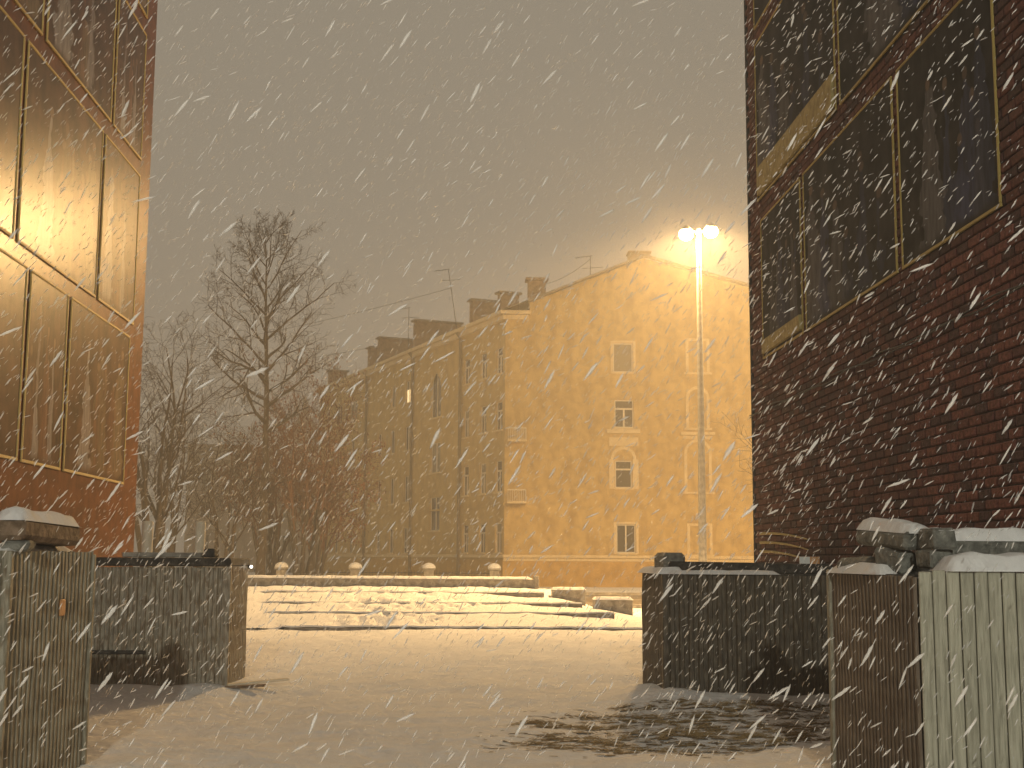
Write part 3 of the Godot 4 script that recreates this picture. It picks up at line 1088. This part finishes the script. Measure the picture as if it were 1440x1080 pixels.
# ---------------------------------------------------------------- clad barrier boxes in the passage
func sheet(parent: Node3D, called: String, a: Vector3, b: Vector3, h: float, pitch: float, dep: float, out: Vector3, mat: Material, seed_: int) -> void:
	var f := FastNoiseLite.new()
	f.seed = seed_
	f.frequency = .9
	var u := (b - a)
	var w := u.length()
	u = u.normalized()
	var n := int(ceil(w / pitch))
	var prof := []
	for i in n:
		for q in [[0.0, 0.0], [.38, 0.0], [.5, 1.0], [.88, 1.0]]:
			var s: float = (i + q[0]) * pitch
			if s < w:
				prof.append([s, q[1] * dep])
	prof.append([w, 0.0])
	var m := MB.new()
	var vs := 6
	for i in prof.size() - 1:
		for j in vs:
			var pts := []
			for q in [[i, j], [i + 1, j], [i + 1, j + 1], [i, j + 1]]:
				var s: float = prof[q[0]][0]
				var y: float = h * q[1] / vs
				var wob := .014 * f.get_noise_2d(s * 1.4, y * 1.6)
				var yy: float = y
				if q[1] == 0: yy = -.08
				if q[1] == vs: yy = h + .012 * f.get_noise_2d(s * 5.0, 40.0)
				pts.append(a + u * s + Vector3.UP * yy + out * (prof[q[0]][1] + wob))
			m.quad(pts[0], pts[1], pts[2], pts[3], out)
	part(parent, called, m, mat)

func barriers() -> void:
	# ---- box with two cream posts, far on the lamp-lit wall's side
	var at := Vector3(-3.7, 0, -16.7)
	var t := thing("barrier_box", at, "grey ribbed metal barrier box below the two cream posts", "barrier", "ribbed barrier boxes in the passage")
	var A := Vector3(-4.72, 0, -16.0)
	var B := Vector3(-2.72, 0, -16.0)
	var C := Vector3(-2.72, 0, -17.4)
	var H := 1.47
	sheet(t, "front_sheet", A, B, H, .105, .03, Vector3(0, 0, 1), M.sheetgrey, 1)
	sheet(t, "side_sheet", B, C, H, .105, .03, Vector3(1, 0, 0), M.sheetgrey, 2)
	var m := MB.new()
	m.box(Vector3(-3.72, .72, -16.72), Vector3(1.94, 1.44, 1.4), Basis(), .01)
	part(t, "core", m, M.beam)
	m = MB.new()
	m.box(Vector3(-2.715, .74, -16.0), Vector3(.07, 1.5, .07), Basis(), .008)
	part(t, "corner_strip", m, M.sheetgrey)
	m = MB.new()
	m.box(Vector3(-3.72, 1.53, -16.68), Vector3(2.08, .1, 1.5), Basis(), .015)
	part(t, "coping", m, M.beam)
	m = MB.new()
	m.box(Vector3(-4.2, .47, -15.955), Vector3(1.1, .045, .03), Basis(), .008)
	part(t, "lap_seam", m, M.beam)
	m = MB.new()
	m.box(Vector3(-3.55, 1.615, -16.3), Vector3(.95, .06, .3), Basis(), .01)
	part(t, "top_slab", m, M.stone)
	m = MB.new()
	m.box(Vector3(-2.98, 1.64, -16.3), Vector3(.13, .11, .32), Basis(), .015)
	part(t, "end_block", m, M.beam)
	# ---- dark box far on the brick wall's side
	at = Vector3(3.5, 0, -16)
	t = thing("barrier_box", at, "dark brown ribbed metal barrier box with snow drifted at its foot", "barrier", "ribbed barrier boxes in the passage")
	A = Vector3(2.42, 0, -15.15)
	B = Vector3(4.46, 0, -15.15)
	C = Vector3(2.42, 0, -16.9)
	H = 1.42
	sheet(t, "front_sheet", A, B, H, .11, .028, Vector3(0, 0, 1), M.sheetdark, 3)
	sheet(t, "side_sheet", C, A, H, .11, .028, Vector3(-1, 0, 0), M.sheetdark, 4)
	m = MB.new()
	m.box(Vector3(3.45, .7175, -16.0), Vector3(2.0, 1.435, 1.66), Basis(), .01)
	part(t, "core", m, M.beam)
	m = MB.new()
	m.box(Vector3(2.415, .71, -15.145), Vector3(.07, 1.44, .07), Basis(), .008)
	part(t, "corner_strip", m, M.sheetdark)
	m = MB.new()
	m.box(Vector3(3.5, 1.5, -15.75), Vector3(1.95, .13, .5), Basis(Vector3.FORWARD, .012), .02)
	part(t, "coping", m, M.beam)
	m = MB.new()
	m.box(Vector3(2.58, 1.55, -15.8), Vector3(.27, .26, .45), Basis(Vector3.UP, .15), .045)
	part(t, "end_block", m, M.granite)
	part(t, "snow_cap", snow_slab(Vector3(3.1, 1.43, -15.3), 1.3, .4, .045, 12), M.snow)
	part(t, "snow_cap", snow_slab(Vector3(2.5, 1.43, -16.0), .34, 1.6, .07, 13), M.snow)
	# ---- near box on the lamp-lit wall's side
	at = Vector3(-3.6, 0, -9.6)
	t = thing("barrier_box", at, "olive ribbed metal barrier box with an orange tag under snowy blocks", "barrier", "ribbed barrier boxes in the passage")
	A = Vector3(-4.7, 0, -8.95)
	B = Vector3(-2.99, 0, -8.95)
	C = Vector3(-2.86, 0, -10.5)
	H = 1.63
	sheet(t, "front_sheet", A, B, H, .12, .03, Vector3(0, 0, 1), M.sheetgreen, 5)
	sheet(t, "side_sheet", B, C, H, .075, .022, Vector3(1, 0, .08).normalized(), M.sheetgreen, 6)
	m = MB.new()
	m.box(Vector3(-3.84, .815, -9.72), Vector3(1.66, 1.63, 1.48), Basis(), .01)
	part(t, "core", m, M.beam)
	m = MB.new()
	m.box(Vector3(-2.975, .81, -8.94), Vector3(.06, 1.64, .06), Basis(), .008)
	part(t, "corner_strip", m, M.sheetgreen)
	m = MB.new()
	m.box(Vector3(-2.845, .81, -10.5), Vector3(.05, 1.6, .05), Basis(), .008)
	part(t, "corner_strip", m, M.sheetgreen)
	m = MB.new()
	m.box(Vector3(-2.885, 1.22, -9.9), Vector3(.02, .12, .1), Basis(), .006)
	part(t, "orange_tag", m, M.tagorange)
	part(t, "snow_cap", snow_slab(Vector3(-3.8, 1.625, -9.7), 1.7, 1.5, .05, 14), M.snow)
	# ---- near box on the brick wall's side: planked front, ribbed side
	at = Vector3(3.6, 0, -9.1)
	t = thing("barrier_box", at, "barrier box with pale plank front and brown ribbed side under snow", "barrier", "ribbed barrier boxes in the passage")
	A = Vector3(2.9, 0, -8.2)
	C = Vector3(2.88, 0, -10.0)
	H = 1.5
	sheet(t, "side_sheet", C, A, H, .075, .02, Vector3(-1, 0, 0), M.sheetbrown, 8)
	m = MB.new()
	m.box(Vector3(2.865, .75, -9.97), Vector3(.06, 1.56, .06), Basis(), .008)
	part(t, "corner_strip", m, M.sheetgreen)
	var rng := RandomNumberGenerator.new()
	rng.seed = 4
	var x := 2.9
	for i in 16:
		m = MB.new()
		m.box(Vector3(x + .0445, .735, -8.175 + rng.randf_range(-.003, .003)), Vector3(.082, 1.6 + rng.randf_range(-.015, .015), .022), Basis(Vector3(0, 0, 1), rng.randf_range(-.0012, .0012)), .006)
		part(t, "plank", m, M.planks[rng.randi() % 3])
		x += .0885
	m = MB.new()
	m.box(Vector3(3.66, .755, -9.1), Vector3(1.5, 1.51, 1.76), Basis(), .01)
	part(t, "core", m, M.beam)
	part(t, "snow_cap", snow_slab(Vector3(3.08, 1.505, -9.4), .5, 1.1, .07, 15), M.snow)
	part(t, "snow_cap", snow_slab(Vector3(3.68, 1.535, -8.31), 1.2, .36, .11, 16), M.snow)

# ---------------------------------------------------------------- loose blocks lying on the boxes
func block(at: Vector3, s: Vector3, turn: Vector3, mat: Material, label: String, snow: float, seed_: int, ch := .03) -> void:
	var t := thing("stone_block", at, label, "stone block", "loose blocks on the barrier boxes")
	var m := MB.new()
	var bs := Basis.from_euler(turn)
	m.box(Vector3.ZERO, s, Basis(), ch)
	# knock the block a little out of true
	var f := FastNoiseLite.new()
	f.seed = seed_
	f.frequency = 2.5
	for i in m.v.size():
		var p := m.v[i]
		m.v[i] = at + bs * (p + Vector3(f.get_noise_3dv(p * 1.0), f.get_noise_3dv(p + Vector3(9, 0, 0)), f.get_noise_3dv(p + Vector3(0, 9, 0))) * .03)
		m.n[i] = bs * m.n[i]
	part(t, "block", m, mat)
	if snow > 0.0:
		part(t, "snow_cap", snow_slab(at + bs * Vector3(0, s.y / 2.0 - .012, 0), s.x * .99, s.z * .99, snow, seed_ + 5, bs, .5), M.snow)

func stones() -> void:
	# by the lamp-lit wall
	block(Vector3(-2.98, 1.76, -9.55), Vector3(.24, .15, 1.15), Vector3(-.02, -.06, 0), M.brownstone, "long brown block under thick snow on the olive barrier box", .085, 31)
	block(Vector3(-3.32, 1.74, -8.9), Vector3(.36, .2, .22), Vector3(0, .1, 0), M.granite, "square grey block on the front corner of the olive barrier box", .09, 32)
	block(Vector3(-3.0, 1.66, -9.2), Vector3(.18, .07, .4), Vector3(0, .2, 0), M.granite, "thin stone wedge under the long brown block", 0.0, 33, .015)
	# by the brick wall
	block(Vector3(3.08, 1.75, -9.15), Vector3(.2, .13, .95), Vector3(.05, .06, 0), M.granite, "long grey block capped with snow on the plank fronted barrier box", .08, 34)
	block(Vector3(3.155, 1.74, -8.5), Vector3(.16, .13, .3), Vector3(0, .03, 0), M.granite, "small stub block at the end of the snow capped long block", .02, 35, .015)
	block(Vector3(3.15, 1.62, -8.55), Vector3(.16, .12, .24), Vector3(0, .1, .05), M.granite, "small grey block wedged under the snow capped blocks", 0.0, 36, .015)
	block(Vector3(3.02, 1.6, -8.95), Vector3(.14, .15, .32), Vector3(.1, .2, .2), M.granite, "broken stone leaning beneath the long grey block", 0.0, 37, .02)
	block(Vector3(3.72, 1.68, -8.85), Vector3(1.0, .13, .3), Vector3(0, .02, 0), M.granite, "long grey beam under flat snow beside the brick wall", .085, 38)
	block(Vector3(3.02, 1.54, -9.6), Vector3(.24, .16, .5), Vector3(0, .15, 0), M.granite, "rough grey block at the far end of the plank fronted box", .0, 39)

# ---------------------------------------------------------------- small things
func clutter() -> void:
	for q in [[-4.09, "cream round post against the lamp-lit wall's corner"], [-3.4, "cream round post standing clear beside the grey barrier box"]]:
		var at := Vector3(q[0], 0, -17.7)
		var t := thing("bollard_post", at, q[1], "post", "cream posts behind the grey barrier box")
		var m := MB.new()
		m.lathe(at, [[.075, -.05], [.075, 2.03], [.068, 2.06], [.001, 2.065]], 14)
		part(t, "shaft", m, M.postcream)
		m = MB.new()
		m.lathe(at, [[.085, .0], [.085, .12], [.07, .14]], 14)
		part(t, "foot_ring", m, M.beam)
	# marker light on the corner of the grey box
	var at2 := Vector3(-2.63, 1.47, -17.2)
	var ml := thing("marker_light", at2, "tiny white marker light on the grey barrier box corner", "light")
	var mm := MB.new()
	mm.lathe(at2, [[.001, -.02], [.02, -.01], [.02, .01], [.001, .02]], 8)
	var em := plain(Color.WHITE, .4)
	em.emission_enabled = true
	em.emission = Color(1, .97, .9)
	em.emission_energy_multiplier = 5.0
	part(ml, "lamp_lens", mm, em)
	mm = MB.new()
	mm.box(at2 + Vector3(-.03, 0, 0), Vector3(.03, .05, .05), Basis(), .005)
	part(ml, "bracket", mm, M.black)
	var o := OmniLight3D.new()
	o.name = "lamp_light"
	o.light_color = Color(1, .97, .9)
	o.light_energy = .01
	o.light_size = .015
	o.shadow_enabled = true
	ml.add_child(o)
	# added orange and white strip imitating lamp-lit ground beyond the dark coping
	var bt := Vector3(4.35, 1.5, -16.05)
	var bb := thing("warning_strip", bt, "short orange and white warning strip behind the dark coping beam", "warning strip")
	mm = MB.new()
	mm.box(bt + Vector3(-.06, .09, 0), Vector3(.13, .1, .02), Basis(), .004)
	part(bb, "white_panel", mm, M.white)
	mm = MB.new()
	mm.box(bt + Vector3(.065, .09, 0), Vector3(.12, .1, .02), Basis(), .004)
	part(bb, "orange_panel", mm, M.tagorange)
	mm = MB.new()
	mm.box(bt + Vector3(0, .0, -.02), Vector3(.03, .2, .02), Basis(), .003)
	part(bb, "stake", mm, M.beam)
	# boards lying at the foot of the grey box
	var k := 0
	for q in [[Vector3(-2.45, .1, -16.15), .95, .35, "pale old board lying by the foot of the grey barrier box"], [Vector3(-2.62, .07, -15.95), .8, -.1, "brown old board half under snow by the grey barrier box"]]:
		var bm := MB.new()
		bm.box(q[0], Vector3(q[1], .025, .1), Basis.from_euler(Vector3(.05, q[2], .06)), .006)
		single("board", bm, M.postcream if k == 0 else M.brownstone, q[3], "board", "old boards by the grey box")
		k += 1

func straw() -> void:
	# bare earth and flattened dead grass showing through the snow
	var rng := RandomNumberGenerator.new()
	rng.seed = 61
	var patches := [[Vector2(1.75, -11.9), 1.05, .42], [Vector2(3.1, -13.3), 1.25, .38], [Vector2(2.0, -13.6), .8, .2], [Vector2(3.6, -12.3), .8, .3], [Vector2(1.2, -13.0), .55, .14], [Vector2(2.6, -14.35), .9, .15], [Vector2(3.6, -14.3), .9, .22], [Vector2(2.6, -12.4), .6, .16]]
	var f := FastNoiseLite.new()
	f.seed = 9
	f.frequency = 1.0
	f.fractal_octaves = 4
	var m := MB.new()
	var step := .035
	# one thin sheet with a ragged outline: cells where the patch field is positive
	var field := func(cx: float, cz: float) -> float:
		var d := -1.5
		for p in patches:
			var c: Vector2 = p[0]
			d = maxf(d, 1.0 - pow((cx - c.x) / (p[1] * 1.25), 2.0) - pow((cz - c.y) / (p[2] * 1.7), 2.0))
		return clampf(d, -1.5, .5) * .8 + 1.0 * f.get_noise_2d(cx * 1.3, cz * 5.0) + 2.0 * f.get_noise_2d(cx * 3.5, cz * 11.0) - .62
	var x := .2
	while x < 4.5:
		var z := -15.0
		while z < -10.9:
			if field.call(x + step / 2, z + step / 4) > 0.0:
				var e := .005
				m.squad(Vector3(x, gh(x, z) + e, z), Vector3(x + step, gh(x + step, z) + e, z), Vector3(x + step, gh(x + step, z + step / 2) + e, z + step / 2), Vector3(x, gh(x, z + step / 2) + e, z + step / 2), Vector3.UP, Vector3.UP, Vector3.UP, Vector3.UP)
			z += step / 2
		x += step
	single("bare_soil", m, M.soil, "ragged brown patches of bare earth showing through the snow", "soil", "", "stuff")
	var bl := MB.new()
	bl.tri(Vector3(-.5, 0, -.5), Vector3(.5, 0, 0), Vector3(-.5, 0, .5), Vector3.UP, Vector3.UP, Vector3.UP)
	bl.tri(Vector3(-.5, 0, 0), Vector3(.5, .55, .2), Vector3(-.48, .1, 0), Vector3(0, 0, 1), Vector3(0, 0, 1), Vector3(0, 0, 1))
	var tr := []
	for i in 30000:
		var p: Array = patches[[0, 0, 0, 1, 1, 2, 3, 4, 5, 6, 7][rng.randi() % 11]]
		var c: Vector2 = p[0]
		var a := rng.randf() * TAU
		var rr := sqrt(rng.randf())
		var q := c + Vector2(cos(a) * p[1], sin(a) * p[2] * 1.6) * rr * 1.15
		if field.call(q.x, q.y) < .05 or rng.randf() > .45:
			continue
		var ln := rng.randf_range(.03, .11)
		var b := Basis.from_euler(Vector3(rng.randf_range(-.3, .3), rng.randf_range(-.5, .5) + (PI if rng.randf() < .5 else 0.0), rng.randf_range(-.1, .35)))
		tr.append(Transform3D(b.scaled_local(Vector3(ln, ln * .6, .009)), Vector3(q.x, gh(q.x, q.y) + .008, q.y)))
	var mm := MultiMesh.new()
	mm.transform_format = MultiMesh.TRANSFORM_3D
	mm.mesh = bl.mesh()
	mm.instance_count = tr.size()
	for i in tr.size():
		mm.set_instance_transform(i, tr[i])
	var mi := MultiMeshInstance3D.new()
	mi.name = "dead_grass"
	mi.multimesh = mm
	mi.material_override = M.straw
	tag(mi, "flattened dead brown grass poking through the snow", "grass", "", "stuff")
	add_child(mi)

# ---------------------------------------------------------------- trees
var trng := RandomNumberGenerator.new()
func grow(m: MB, p: Vector3, dir: Vector3, length: float, r: float, level: int, up: float, maxl: int, rmin: float, leaves = null) -> void:
	var seg: int = [7, 5, 4, 3, 2][level]
	var sl := length / seg
	var d := dir
	var sides: int = [6, 5, 4, 3, 3][level]
	for i in seg:
		var f := float(i + 1) / seg
		d = (d + Vector3(trng.randf_range(-1, 1), trng.randf_range(-.7, .7), trng.randf_range(-1, 1)) * .17 + Vector3.UP * up).normalized()
		var q := p + d * sl
		var r1 := maxf(rmin * .8, r * (1.0 - .72 * f))
		m.tube(p, q, maxf(rmin * .8, r * (1.0 - .72 * (f - 1.0 / seg))), r1, sides)
		if level < maxl and (i > 0 or level > 0):
			var nchild := 2 if level == 1 and i == 2 else 1
			for c in nchild:
				var side := d.cross(Vector3(trng.randf_range(-1, 1), trng.randf_range(-.5, .5), trng.randf_range(-1, 1))).normalized()
				var cd := (d * trng.randf_range(.55, .9) + side * trng.randf_range(.6, .9)).normalized()
				grow(m, q, cd, length * trng.randf_range(.36, .56) * (1.15 - .45 * f), maxf(rmin, r1 * .6), level + 1, up * .8, maxl, rmin, leaves)
		if leaves != null and level >= 2 and trng.randf() < .55:
			leaves.append(q)
		p = q

func tree_at(at: Vector3, called: String, label: String, group: String) -> Node3D:
	return thing(called, at, label, "tree", group)

func conical_tree(at: Vector3, h: float, r: float, lo: float, wide: float, n: int, seed_: int, t: Node3D, tw: Material) -> void:
	trng.seed = seed_
	var m := MB.new()
	var pts := [at + Vector3(0, -.1, 0)]
	var k := 14
	for i in k:
		var f := float(i + 1) / k
		pts.append(at + Vector3(.22 * sin(f * 5.0) * f + trng.randf_range(-.05, .05), h * f, trng.randf_range(-.1, .1)))
	for i in k:
		var f0 := float(i) / k
		var f1 := float(i + 1) / k
		m.tube(pts[i], pts[i + 1], r * (1.0 - f0 * .93) + (.1 if i == 0 else 0.0), r * (1.0 - f1 * .93), 9)
	part(t, "trunk", m, M.bark)
	m = MB.new()
	for i in n:
		var f := lo + (1.0 - lo) * pow(float(i) / n, .9)
		var idx := int(f * k)
		var p: Vector3 = (pts[idx] as Vector3).lerp(pts[mini(idx + 1, k)], f * k - idx)
		var a := i * 2.399 + trng.randf_range(-.4, .4)
		var g := (f - lo) / (1.0 - lo)
		var ln := wide * (.28 + .72 * sin(PI * clampf(.22 + g * .78, 0.0, 1.0))) * trng.randf_range(.7, 1.1)
		var el := lerpf(.42, .95, g)
		var d := Vector3(cos(a) * cos(el), sin(el), sin(a) * cos(el))
		grow(m, p, d, ln, maxf(.03, r * .42 * (1.0 - g * .75)), 0, lerpf(-.015, .05, g), 3, .009)
	part(t, "crown", m, tw)

func vase_tree(at: Vector3, h: float, r: float, stems: int, spread: float, seed_: int, t: Node3D, tw: Material, leafy := 0, maxl := 3) -> void:
	trng.seed = seed_
	var m := MB.new()
	var tops := []
	for s in stems:
		var a := s * 2.399 + trng.randf_range(-.3, .3)
		var sp := spread * trng.randf_range(.15, 1.0)
		var p := at + Vector3(cos(a), 0, sin(a)) * .2 + Vector3(0, -.1, 0)
		var q := at + Vector3(cos(a) * sp * .45, h * .38, sin(a) * sp * .45)
		var mid := (p + q) / 2 + Vector3(trng.randf_range(-.15, .15), 0, 0)
		m.tube(p, mid, r, r * .85, 7)
		m.tube(mid, q, r * .85, r * .62, 7)
		tops.append([q, (Vector3(cos(a) * sp, h * .62, sin(a) * sp)).normalized()])
	part(t, "trunk", m, M.bark)
	m = MB.new()
	var lv = [] if leafy > 0 else null
	for q in tops:
		grow(m, q[0], q[1], h * .6 * trng.randf_range(.8, 1.05), r * .6, 0, .05, maxl, .009, lv)
		grow(m, (q[0] as Vector3).lerp(at, .3), (q[1] + Vector3(trng.randf_range(-.7, .7), 0, trng.randf_range(-.7, .7))).normalized(), h * .45, r * .45, 0, .06, maxl, .009, lv)
	part(t, "crown", m, tw)
	if leafy > 0:
		var lf := MB.new()
		for i in mini(leafy, lv.size() * 4):
			var p: Vector3 = lv[trng.randi() % lv.size()] + Vector3(trng.randf_range(-.25, .25), trng.randf_range(-.3, .1), trng.randf_range(-.25, .25))
			var b := Basis.from_euler(Vector3(trng.randf() * TAU, trng.randf() * TAU, 0))
			var s := trng.randf_range(.05, .11)
			lf.quad(p, p + b.x * s * .5 + b.y * s, p + b.y * s * 2.0 + b.z * s * .2, p - b.x * s * .5 + b.y * s, b.z)
		part(t, "dead_leaves", lf, M.deadleaf)

func trees() -> void:
	var p := Vector3(-9.35, 0, -64)
	var t := tree_at(p, "bare_tree", "tallest bare tree with a straight trunk and upswept limbs", "bare trees before the houses")
	conical_tree(p, 17.3, .24, .44, 4.6, 30, 7, t, M.twig)
	p = Vector3(-12.9, 0, -57)
	t = tree_at(p, "bare_tree", "broad fan shaped bare tree close to the lamp-lit wall", "bare trees before the houses")
	vase_tree(p, 11.0, .15, 7, 3.2, 15, t, M.twig)
	p = Vector3(-10.6, 0, -61)
	t = tree_at(p, "bare_tree", "smaller bare tree between the fan shaped and the tallest tree", "bare trees before the houses")
	vase_tree(p, 7.6, .1, 4, 2.4, 25, t, M.twig)
	p = Vector3(-7.9, 0, -68)
	t = tree_at(p, "brown_tree", "rusty brown tree keeping dead leaves beside the tallest tree", "rusty trees before the houses")
	vase_tree(p, 10.6, .13, 6, 2.2, 35, t, M.browntwig, 3000)
	p = Vector3(-7.3, 0, -70)
	t = tree_at(p, "brown_tree", "low rusty brown tree with dead leaves against the yellow facade", "rusty trees before the houses")
	vase_tree(p, 6.6, .12, 7, 2.2, 45, t, M.browntwig, 4000)
	p = Vector3(-9.9, 0, -72)
	t = tree_at(p, "brown_tree", "spreading rusty brown tree behind the tallest tree's trunk", "rusty trees before the houses")
	vase_tree(p, 8.6, .13, 8, 3.2, 55, t, M.browntwig, 4000)
	p = Vector3(-14.2, 0, -66)
	t = tree_at(p, "bare_tree", "bare tree half hidden behind the painted wall's corner", "bare trees before the houses")
	vase_tree(p, 8.6, .12, 4, 2.6, 65, t, M.twig)
	p = Vector3(13.9, 0, -50)
	t = tree_at(p, "bare_tree", "slim bare tree reaching out from behind the dark brick corner", "bare trees before the houses")
	vase_tree(p, 7.6, .09, 5, 3.0, 75, t, M.twig, 0, 2)

# ---------------------------------------------------------------- aerials, wires
func roof_things() -> void:
	var R := YC + YD * 8.3 - YN * 1.2
	var spots := [[YC + YD * 8.6 - YN * .4 + Vector3(0, 15.9, 0), 4.2, .16, "tall leaning aerial behind the widest chimney of the yellow house"], [YC + YD * 19.5 - YN * .8 + Vector3(0, 16.1, 0), 3.4, 0.0, "thin aerial between two long chimneys of the yellow house"], [Vector3(7.8, 17.85, -75.6), 1.5, 0.0, "small aerial on the sloping gable verge of the yellow house"], [YC + YD * 38.6 - YN * 1.0 + Vector3(0, 16.2, 0), 3.4, 0.0, "thin aerial on the far end of the yellow house roof"]]
	for s in spots:
		var at: Vector3 = s[0]
		var t := thing("roof_aerial", at, s[3], "aerial", "aerials on the yellow house")
		var m := MB.new()
		var top: Vector3 = at + Vector3(-s[2] * s[1], s[1], 0)
		m.tube(at - Vector3(0, .3, 0), top, .028, .022, 6, true)
		part(t, "mast", m, M.iron)
		m = MB.new()
		m.tube(top + Vector3(-.9, -.1, 0), top + Vector3(.12, .05, 0), .02, .02, 5, true)
		m.tube(top + Vector3(-.5, -.75, .1), top + Vector3(.75, -.62, -.1), .018, .018, 5, true)
		for i in 5:
			var c := top + Vector3(-.8 + i * .2, -.09 + i * .028, 0)
			m.tube(c + Vector3(0, 0, -.3), c + Vector3(0, 0, .3), .012, .012, 4)
		part(t, "crossbar", m, M.iron)
	var a1: Vector3 = YC + YD * 8.6 - YN * .4 + Vector3(-.5, 18.9, 0)
	for w in [[a1, Vector3(-40, 19.0, -118), 1.2, "thin sagging wire from the tall aerial toward the bare trees"], [YC + YD * 27.0 - YN * .8 + Vector3(0, 17.8, 0), Vector3(-44, 15.5, -112), .9, "lower thin sagging wire from a far chimney toward the trees"], [Vector3(7.8, 19.2, -75.6), Vector3(4.4, 17.6, -76), .35, "short thin wire from the gable aerial to the first chimney"]]:
		var m := MB.new()
		var pr: Vector3 = w[0]
		for i in 24:
			var f := (i + 1) / 24.0
			var q: Vector3 = (w[0] as Vector3).lerp(w[1], f) - Vector3(0, w[2] * 4.0 * f * (1.0 - f), 0)
			m.tube(pr, q, .016, .016, 4)
			pr = q
		single("overhead_wire", m, M.iron, w[3], "wire", "overhead wires")

func fence_pillars() -> void:
	var i := 0
	for q in [[-8.6, "stone fence pillar with snow cap under the rusty trees"], [-4.95, "stone fence pillar with snow cap before the far downpipe"], [-1.3, "stone fence pillar with snow cap before the stair windows"], [1.96, "stone fence pillar with snow cap at the yellow house corner"]]:
		var at := Vector3(q[0], 0, -66)
		var t := thing("fence_pillar", at, q[1], "pillar", "snow capped fence pillars")
		var m := MB.new()
		m.box(at + Vector3(0, .45, 0), Vector3(.48, 1.1, .48), Basis(), .02)
		part(t, "shaft", m, M.stone)
		m = MB.new()
		m.box(at + Vector3(0, 1.04, 0), Vector3(.62, .1, .62), Basis(), .02)
		part(t, "cap", m, M.stone)
		m = MB.new()
		m.lathe(at + Vector3(0, 1.085, 0), [[.34, 0], [.32, .1], [.25, .19], [.13, .25], [.001, .27]], 14)
		part(t, "snow_cap", m, M.snow)
		if i > 0:
			var x0: float = [-8.6, -4.95, -1.3, 1.96][i - 1]
			var r := thing("fence_railing", Vector3((x0 + q[0]) / 2.0, 0, -66), ["iron railing between the tree pillar and its neighbour", "iron railing in front of the downpipe wall", "iron railing ending at the house corner pillar"][i - 1], "railing", "iron railings between pillars")
			m = MB.new()
			for h in [.25, .85]:
				m.tube(Vector3(x0 + .24, h, -66), Vector3(q[0] - .24, h, -66), .022, .022, 5)
			part(r, "rail", m, M.iron)
			m = MB.new()
			var x := x0 + .38
			while x < q[0] - .3:
				m.tube(Vector3(x, .02, -66), Vector3(x, .98, -66), .013, .01, 4)
				x += .16
			part(r, "bars", m, M.iron)
		i += 1

# ---------------------------------------------------------------- falling snow
func flake_mesh(seed_: int, aspect: float) -> ArrayMesh:
	var f := FastNoiseLite.new()
	f.seed = seed_
	f.frequency = 1.4
	var m := MB.new()
	var rings := 7
	var sides := 6
	var P := []
	for j in rings + 1:
		var tt := float(j) / rings
		var y := (tt - .5)
		var rr: float = [.05, .55, .85, 1.0, .9, .95, .6, .05][j]
		for k in sides:
			var a := TAU * k / sides
			var w := rr * (1.0 + .5 * f.get_noise_3d(cos(a) * 2.0, y * 4.0, sin(a) * 2.0)) * .55 / aspect
			P.append(Vector3(cos(a) * w + .012 * f.get_noise_2d(y * 3.0, 5.0), y, sin(a) * w))
	for j in rings:
		for k in sides:
			var a: Vector3 = P[j * sides + k]
			var b: Vector3 = P[j * sides + (k + 1) % sides]
			var c: Vector3 = P[(j + 1) * sides + (k + 1) % sides]
			var d: Vector3 = P[(j + 1) * sides + k]
			m.squad(a, b, c, d, Vector3(a.x, a.y * .05, a.z).normalized(), Vector3(b.x, b.y * .05, b.z).normalized(), Vector3(c.x, c.y * .05, c.z).normalized(), Vector3(d.x, d.y * .05, d.z).normalized())
	return m.mesh()

func snowfall() -> void:
	var rng := RandomNumberGenerator.new()
	rng.seed = 2024
	var holder := thing("falling_snow", Vector3.ZERO, "wind driven clumps of falling snow filling the air", "snow", "", "stuff")
	var sets := [[], [], []]
	# [x0,x1,y0,y1,z0,z1, count, smallest, largest]
	for box in [[-4.2, 4.2, .1, 5.0, 3.0, -8.0, 24000, .014, .07], [-5.0, 5.0, .1, 8.0, -8.0, -18.0, 20000, .026, .09], [-16.0, 14.0, .1, 6.0, -18.0, -44.0, 3500, .03, .08]]:
		for i in int(box[6]):
			var p := Vector3(rng.randf_range(box[0], box[1]), rng.randf_range(box[2], box[3]), rng.randf_range(box[4], box[5]))
			if p.length() < .8 or Vector2(p.x, p.z).length() < .7:
				continue
			if p.z > -19.7 and p.z < -4.0 and (p.x > 4.4 or p.x < -4.65):
				continue
			var lean := deg_to_rad(rng.randfn(33.0, 6.0)) if rng.randf() < .85 else deg_to_rad(rng.randfn(60.0, 7.0))
			var along := Vector3(sin(lean), cos(lean), rng.randf_range(-.25, .25)).normalized()
			var side := along.cross(Vector3(0, 0, 1)).normalized()
			var b := Basis(side, along, side.cross(along))
			var s: float = lerpf(box[7], box[8], pow(rng.randf(), 2.2))
			s = minf(s, .019 * p.distance_to(Vector3(0, 1.6, 0)))
			var wd := rng.randf_range(.7, 1.2)
			sets[i % 3].append(Transform3D(b.scaled_local(Vector3(s * wd, s, s * wd)), p))
	for k in 3:
		var mm := MultiMesh.new()
		mm.transform_format = MultiMesh.TRANSFORM_3D
		mm.mesh = flake_mesh(70 + k, [9.0, 10.5, 7.5][k])
		mm.instance_count = sets[k].size()
		for i in sets[k].size():
			mm.set_instance_transform(i, sets[k][i])
		var mi := MultiMeshInstance3D.new()
		mi.name = "flakes"
		mi.multimesh = mm
		mi.material_override = M.flake
		mi.set_meta("kind", "stuff")
		holder.add_child(mi, true)
